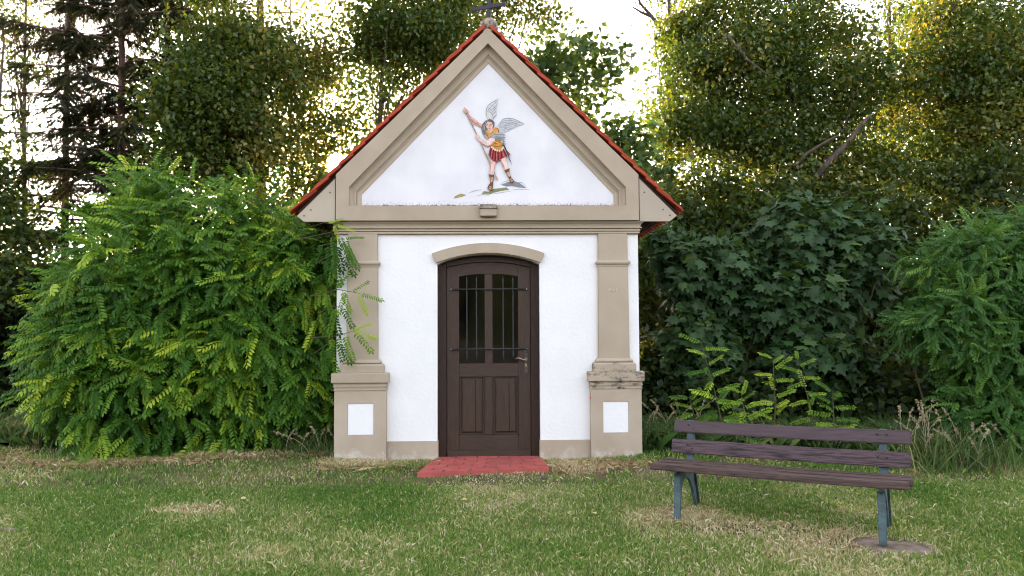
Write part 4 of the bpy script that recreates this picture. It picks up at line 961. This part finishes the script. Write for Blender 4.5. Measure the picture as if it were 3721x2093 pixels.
spray_branch(thk, [at(760, 600, .1), at(830, 585, -.05), at(865, 600, -.18)], [(.5, .4, -.1, .4, .9), (.8, .5, -.2, -.7, 1), (1, .8, -.1, .25, .7), (1, .5, -.1, -.85, 1.0), (.6, .1, -.3, -.9, 1)], .28, 'locust', .55)
spray_branch(thk, [at(770, 575, .1), at(815, 560, -.1), at(845, 565, -.2)], [(.6, .6, -.1, .3, .8), (1, 1, -.1, -.1, .8), (.9, .3, -.1, -.8, .7)], .24, 'locust', .85)

for (x0_, y0_, x1_, y1_, br) in ((800, 660, 862, 640, .2), (800, 790, 858, 770, .2), (790, 890, 852, 860, .3), (800, 620, 872, 618, .15)):
    spray_branch(thk, [at(x0_, y0_, .05), at((x0_ + x1_) / 2, y0_ * .5 + y1_ * .5 - 8, -.08), at(x1_, y1_, -.17)],
                 [(.35, .1, -.3, -.9, 1), (.6, .3, -.2, -.9, 1.05), (.8, -.3, -.3, -.9, 1), (1, .5, -.2, -.75, .9)], .30, 'locust', br)

# ------------------------------------------------------------------ saplings behind the bench
SG = 'locust saplings behind the bench'
def sapling(label, px0, py0, px1, py1, y, nf, size, bright):
    p0, p1 = at(px0, py0, y), at(px1, py1, y); base = np.array([p0[0], y, float(gz(np.array([p0[0]]), np.array([y]))[0]) - .02])
    root = empty('locust_sapling', tuple(base)); tag(root, label, 'sapling', SG)
    path = [np.array([0, 0, 0.]) + (p1 - base) * t + np.array([.03 * math.sin(5 * t), .02 * math.cos(4 * t), 0]) * t for t in np.linspace(0, 1, 8)]
    MB().tube([tuple(q) for q in path], [.010 * (1 - .7 * k / 7) for k in range(8)], 6, False).build('stem', 'stem', root, True)
    for k in range(nf):
        t = .30 + .70 * k / (nf - 1); i = min(int(t * 7), 6); q = t * 7 - i; p_ = path[i] * (1 - q) + path[i + 1] * q
        az = k * 2.4 + rng.uniform(-.4, .4)
        X, Y, Z = frames(np.array([[math.cos(az), .45 * math.sin(az) - .2, .45 * t + rng.uniform(-.35, .35)]]), np.array([[rng.uniform(-.3, .3), -.8, .7]]))
        T = FRONDS[k % 4]
        soup('leaf', place(T[0], p_[None], X, Y, Z, np.array([size * rng.uniform(.8, 1.1) * (1.1 - .3 * t)])), T[1], len(T[0]), 'locust', root, np.array([np.clip(bright + rng.uniform(-.25, .2), 0, 1)]))
    return root
sapling('tall bright locust sapling leaning by the chapel corner behind the bench', 1830, 1130, 1770, 862, .3, 15, .30, .62)
sapling('yellow green locust sapling in the middle behind the bench back', 1945, 1130, 1950, 900, .2, 13, .26, .93)
sapling('upright locust sapling between the yellow green one and the seeding grass', 2060, 1130, 2010, 905, .4, 12, .25, .75)
sapling('low locust sapling sprouting close behind the bench top slat', 1880, 1130, 1870, 985, -.1, 13, .28, .6)
sapling('low spreading locust sapling near the bench post and tall grass', 2090, 1140, 2100, 985, -.1, 13, .28, .55)
sapling('small locust shoot at the foot of the chapel corner', 1760, 1140, 1740, 1000, .5, 13, .28, .5)

# tall seeding grass, stump, stones
M['seed'] = leaf_mat('seed_head', [(0, (.25, .2, .11)), (1, (.48, .42, .28))], [(0, (.3, .25, .12)), (1, (.5, .42, .25))], .35)
def tall_grass(label, px, py, y, n, h, spread, group=None):
    p0 = at(px, py, y); base = np.array([p0[0], y, float(gz(np.array([p0[0]]), np.array([y]))[0])])
    root = empty('tall_grass_clump', tuple(base)); tag(root, label, 'grass clump', group)
    o = np.stack([rng.normal(0, spread * .5, n), rng.normal(0, spread * .35, n), np.zeros(n)], 1)
    lean = np.stack([rng.normal(0, .35, n), rng.normal(0, .25, n), np.ones(n)], 1)
    L_ = h * rng.uniform(.35, 1.0, n); side = unit(n); side[:, 2] = 0; side /= np.linalg.norm(side, axis=1, keepdims=True)
    w = .006
    V = np.zeros((n, 7, 3))
    for k, (t, ww) in enumerate(((0, 1), (.45, .9), (.8, .6))):
        c_ = o + lean * (L_ * t)[:, None] - np.array([0, 0, 1.0]) * (L_ * .18 * t * t)[:, None] + lean * np.array([1, 1, 0]) * (L_ * .5 * t * t)[:, None]
        V[:, 2 * k] = c_ - side * w * ww; V[:, 2 * k + 1] = c_ + side * w * ww
    V[:, 6] = o + lean * L_[:, None] - np.array([0, 0, 1.0]) * (L_ * .25)[:, None] + lean * np.array([1, 1, 0]) * (L_ * .6)[:, None]
    q = soup('blades', V, [(0, 1, 3, 2), (2, 3, 5, 4), (4, 5, 6)], 7, 'weed', root, np.clip(rng.random(n) ** 1.4, 0, 1)); q['kind'] = 'stuff'
    for k in range(14):
        hh = h * rng.uniform(.85, 1.35); lx = rng.normal(0, .16); bx_ = rng.normal(0, spread * .4); by = rng.normal(0, .1)
        pts = [(bx_ + lx * t * t * 1.4, by, hh * (t - .12 * t ** 4)) for t in np.linspace(0, 1, 7)]
        st = MB().tube(pts, [.0028] * 4 + [.0025, .002, .0015], 4, False).build('stalk', 'seed', root)
        at_ = st.data.attributes.new('rnd', 'FLOAT', 'FACE'); at_.data.foreach_set('value', [.8] * len(st.data.polygons))
        m_ = 26; t = rng.uniform(.72, 1, m_); P = np.array([np.interp(t, np.linspace(0, 1, 7), [p_[j] for p_ in pts]) for j in range(3)]).T
        dd = unit(m_) * .6 + np.array([np.sign(lx) * .5, 0, -.2]); X, Y, Z = frames(dd, unit(m_))
        q = soup('seed_head', place(DIAM[0], P, X, Y, Z, rng.uniform(.018, .035, m_)), DIAM[1], 4, 'seed', root, rng.random(m_)); q['kind'] = 'stuff'
tall_grass('tall pale seeding grass standing beyond the bench end', 2335, 1180, -.5, 420, .62, .55)
tall_grass('uncut green grass clump between the seeding grass and the locust', 2470, 1190, -.6, 420, .42, .6)
tall_grass('sparse seeding grass beside the right chapel corner', 1690, 1120, .7, 260, .5, .5)
tall_grass('dark uncut grass at the foot of the left chapel pedestal', 790, 1130, .3, 320, .30, .5)
tall_grass('dry uncut grass at the lawn edge left of the thicket', 60, 1090, 1.2, 420, .36, 1.2)
sp = at(1895, 1130, .3)
stp = empty('tree_stump', (float(sp[0]), .3, .0)); tag(stp, 'low broken brown tree stump behind the bench back', 'stump')
b = MB(); k = 11; ang = np.linspace(0, 2 * math.pi, k, endpoint=False); rr = .15 + .03 * np.sin(3 * ang + 1)
b.add([(1.15 * r_ * math.cos(a), 1.15 * r_ * math.sin(a), -.05) for a, r_ in zip(ang, rr)] + [(r_ * math.cos(a), r_ * math.sin(a), .26 + .05 * math.sin(5 * a)) for a, r_ in zip(ang, rr)] + [(0, 0, .22)],
      [(i, (i + 1) % k, k + (i + 1) % k, k + i) for i in range(k)] + [(k + i, k + (i + 1) % k, 2 * k) for i in range(k)])
b.build('stump_wood', 'wood_cut', stp)
for i in range(5):
    a = i * 1.3; MB().prism([(-.02, 0), (.02, 0), (.008, .1), (-.006, .12)], -.006, .006).build('splinter', 'wood_cut', stp).location = (.13 * math.cos(a), .13 * math.sin(a), .24)
def thing_rock(name, label, cat, mat, loc, s, seed, amp=.25):
    loc = (loc[0], loc[1], float(gz(np.array([loc[0]]), np.array([loc[1]]))[0]) + loc[2])
    return tag(rock(name, mat, None, loc, s, seed, 3, amp), label, cat)
thing_rock('white_stone', 'small white stone in dry grass left of the doorstep', 'stone', 'pebble', (-.88, -.33, .012), (.06, .04, .03), 5)
thing_rock('flat_stone', 'flat grey stone sunk in the lawn edge away from the bench', 'stone', 'slab', (-3.63, -2.60, .0), (.16, .11, .025), 8)
# rough footing slab under one bench leg
sl_ = []
r8 = random.Random(4)
for i in range(26):
    a = 2 * math.pi * i / 26; rr_ = .9 + .16 * math.sin(2 * a + .6) + .13 * math.sin(3 * a + 2) + .08 * math.sin(5 * a) + r8.uniform(-.12, .12)
    sl_.append((2.74 + .36 * rr_ * math.cos(a) * .9 - .06 * math.sin(a), -3.27 + .30 * rr_ * math.sin(a) * .8))
gzb = float(gz(np.array([2.74]), np.array([-3.27]))[0])
V = [(x, y, gzb - .05) for x, y in sl_] + [(x, y, gzb + .012) for x, y in sl_] + [(2.74 + (x - 2.74) * .6, -3.27 + (y + 3.27) * .6, gzb + .02 + r8.uniform(-.006, .006)) for x, y in sl_] + [(2.74, -3.27, gzb + .02)]
n = 26
Fc = [(i, (i + 1) % n, n + (i + 1) % n, n + i) for i in range(n)] + [(n + i, n + (i + 1) % n, 2 * n + (i + 1) % n, 2 * n + i) for i in range(n)] + [(2 * n + i, 2 * n + (i + 1) % n, 3 * n) for i in range(n)]
tag(mesh('footing_slab', V, Fc, 'slab', None, True), 'rough gritty concrete slab under the bench leg', 'slab')

# ------------------------------------------------------------------ lawn
def in_chapel(x, y, m=0.0):
    a = (np.abs(x) < 1.70 + m) & (y > -.10 - m) & (y < 3.4)
    u = np.clip((x + .66) / 1.3, 0, 1)
    bpad = (x > -.60 - .14 * np.clip((.09 - y) / .85, 0, 1) - m) & (x < .60 + .04 + m) & (y > -.80 + .20 * u - m) & (y < .1)
    slab = (((x - 2.74) / .33) ** 2 + ((y + 3.27) / .23) ** 2) < .25 + .8 * vnoise(x, y, 9., 31)
    return a | bpad | slab
def dryness(x, y):
    d = .55 * vnoise(x, y, 1.3, 11) + .30 * vnoise(x, y, 3.4, 12) + .25 * vnoise(x, y, .45, 13)
    bump = lambda cx, cy, rx, ry, a: a * np.exp(-((x - cx) / rx) ** 2 - ((y - cy) / ry) ** 2)
    d = d + bump(1.35, -.45, .75, .33, .55) + bump(2.0, -2.75, .75, .28, .28) + bump(2.5, -3.2, .5, .25, .4) + bump(1.45, -2.4, .35, .2, .4)
    d = d + bump(-2.37, -2.08, .36, .15, .65) + bump(-1.3, -.25, .5, .16, .5) + bump(-2.6, .15, .9, .2, .5) + bump(-3.9, -.25, .8, .15, .4) + bump(-5.6, 1.2, 1.3, .5, .35)
    d = d + bump(.9, -3.7, 1.2, .5, .2) + bump(-1.5, -3.5, 1.0, .5, .15)
    return d
def bare(x, y):
    bump = lambda cx, cy, rx, ry, a: a * np.exp(-((x - cx) / rx) ** 2 - ((y - cy) / ry) ** 2)
    return bump(1.45, -.50, .75, .34, .97) + bump(-1.35, -.25, .4, .1, .6) + bump(-2.37, -2.1, .26, .09, .85) + bump(1.9, -2.8, .75, .2, .75) + bump(2.55, -3.2, .5, .2, .7) + bump(-3.2, .1, 1.2, .15, .4)
def blades(name, N, region, hmin, hmax, w, mat, dens_pow=0.0, dry_only=None, lean=.6):
    x, y = region(N)
    hw = .735 * (y - CAM[1]) + .7
    ok = (np.abs(x - .026 * (y - CAM[1])) < hw) & ~in_chapel(x, y) & (rng.random(N) > bare(x, y))
    dr = dryness(x, y)
    if dry_only is not None: ok &= rng.random(N) < np.clip((dr - dry_only) * 4, 0, 1)
    x, y, dr = x[ok], y[ok], dr[ok]; n = len(x)
    h = rng.uniform(hmin, hmax, n) * (.75 + .5 * vnoise(x, y, 2.2, 21)) * (1 - .48 * np.exp(-((x + .02) / .85) ** 4 - ((y + .9) / .32) ** 2))
    az = rng.uniform(0, 2 * math.pi, n); ln = np.abs(rng.normal(0, lean, n))
    sx, sy = np.cos(az), np.sin(az); tx, ty_ = -sy, sx
    la = rng.uniform(0, 2 * math.pi, n); lx, ly = np.cos(la) * ln * h, np.sin(la) * ln * h
    z = gz(x, y) - .004; ww = w * rng.uniform(.7, 1.3, n)
    V = np.zeros((n, 4, 3))
    V[:, 0] = np.stack([x - sx * ww, y - sy * ww, z], 1); V[:, 1] = np.stack([x + sx * ww, y + sy * ww, z], 1)
    V[:, 2] = np.stack([x + lx * .45 + sx * ww * .8, y + ly * .45 + sy * ww * .8, z + h * .62], 1)
    V[:, 3] = np.stack([x + lx, y + ly, z + h * (1 - .18 * np.minimum(ln, 2))], 1)
    rnd = np.clip((dr - .14) * .85 + rng.normal(0, .22, n) + (rng.random(n) < .07) * .45, 0, 1)
    o = soup(name, V, [(0, 1, 2), (0, 2, 3)], 4, mat, None, rnd); o['kind'] = 'stuff'
    return o
def reg(y0, y1, wide=1.0):
    def f(N):
        y = y0 + (y1 - y0) * rng.random(N); hw = .735 * (y1 - CAM[1]) + .7
        return rng.uniform(-hw, hw, N) * wide, y
    return f
g1 = blades('lawn_grass', 130000, reg(-4.7, -3.2), .022, .055, .0036, 'grass')
g2 = blades('lawn_grass', 170000, reg(-3.2, -1.2), .022, .055, .0042, 'grass')
g3 = blades('lawn_grass', 105000, reg(-1.2, 2.0), .022, .055, .0052, 'grass')
g4 = blades('lawn_grass', 34000, reg(2.2, 9), .05, .16, .008, 'weed')
s1 = blades('dry_straw', 210000, reg(-4.6, 1.5), .02, .06, .0035, 'straw', dry_only=.80, lean=1.3)
def edge(N):
    k = rng.integers(0, 4, N)
    cx = np.select([k == 0, k == 1, k == 2, k == 3, k == 4], [rng.uniform(-1.75, -.62, N), rng.uniform(.66, 1.8, N), rng.uniform(1.75, 5.6, N), rng.uniform(-6.5, -1.75, N), rng.uniform(-.75, .66, N)])
    cy = np.select([k == 0, k == 1, k == 2, k == 3, k == 4], [-.10 - np.abs(rng.normal(0, .16, N)), -.10 - np.abs(rng.normal(0, .22, N)), -.05 - .12 * (cx - 1.75) + rng.normal(0, .28, N), -.30 + .25 * (cx + 4.4) * (cx > -4.4) + .5 * np.abs(cx + 4.4) * (cx < -4.4) + rng.normal(0, .12, N), -.84 + .15 * (cx + .7) - rng.random(N) * .08])
    return cx, cy
e1 = blades('edge_grass', 15000, edge, .04, .10, .004, 'grass')
e2 = blades('edge_straw', 26000, edge, .03, .09, .0035, 'straw', dry_only=.50, lean=1.3)
def weeds(N):
    s = rng.random(N) < .6
    x = np.where(s, rng.uniform(1.75, 7.5, N), rng.uniform(-9, -1.8, N))
    y = np.where(s, .15 + np.abs(rng.normal(0, .9, N)) - .12 * (x - 1.75), .5 + np.abs(rng.normal(0, 1.2, N)) + .2 * np.maximum(0, -x - 4.6))
    return x, y
wd = blades('long_grass', 34000, weeds, .10, .34, .005, 'weed', lean=.5)
# broad little weed leaves in the turf edge
n = 5200
x = rng.uniform(1.8, 6.5, n); y = .1 + np.abs(rng.normal(0, .7, n)) - .12 * (x - 1.75)
P = np.stack([x, y, gz(x, y) + rng.uniform(.02, .28, n)], 1); d = unit(n); d[:, 2] *= .4
X, Y, Z = frames(d, unit(n) * .5 + np.array([0, -.3, 1.]))
o = soup('ground_weeds', place(OVATE[0], P, X, Y, Z, rng.uniform(.04, .09, n)), OVATE[1], 6, 'shrub', None, rng.random(n)); o['kind'] = 'stuff'
for o_, lab in ((g1, 'mown lawn'), ): pass
# fallen leaves on the lawn
M['fallen'] = leaf_mat('fallen_leaf', [(0, (.40, .36, .12)), (1, (.55, .48, .30))], [(0, (.4, .36, .1)), (1, (.4, .36, .1))], .2)
FL = ['pale leaf on the lawn nearest the doorstep edge', 'pale leaf on the lawn between the doorstep and the bench', 'pale leaf on the lawn near the bare soil patch']
for k, (px, py) in enumerate(((1160, 1262), (1500, 1300), (620, 1262))):
    v = ray(px, py); p_ = CAM + v * (-CAM[2] / v[2])
    if k == 0: pass
    X, Y, Z = frames(np.array([[math.cos(k * 2.), math.sin(k * 2.), .1]]), np.array([[.1, -.3, 1.]]))
    z = float(gz(np.array([p_[0]]), np.array([p_[1]]))[0]) + .038
    o = soup('fallen_leaf', place(OVATE[0], np.array([[0, 0, 0.]]), X, Y, Z, np.array([.055])), OVATE[1], 6, 'fallen', None, np.array([(k % 3) / 2]))
    o.location = (p_[0], p_[1], z); tag(o, FL[k], 'leaf', 'fallen leaves on the lawn')
# white umbel flower by the lawn edge
p_ = at(50, 1035, 1.4); fl = empty('white_flower', (float(p_[0]), 1.4, 0)); tag(fl, 'small white umbel flower at the dark bush foot', 'flower')
MB().tube([(0, 0, 0), (.02, 0, p_[2] * .5), (0, 0, p_[2])], .004, 5).build('stem', 'stem', fl)
for k in range(7):
    rock('petal_cluster', 'flower', fl, (.035 * math.cos(k), .03 * math.sin(k), float(p_[2]) + .01 * (k % 2)), (.014, .014, .008), k, 1)
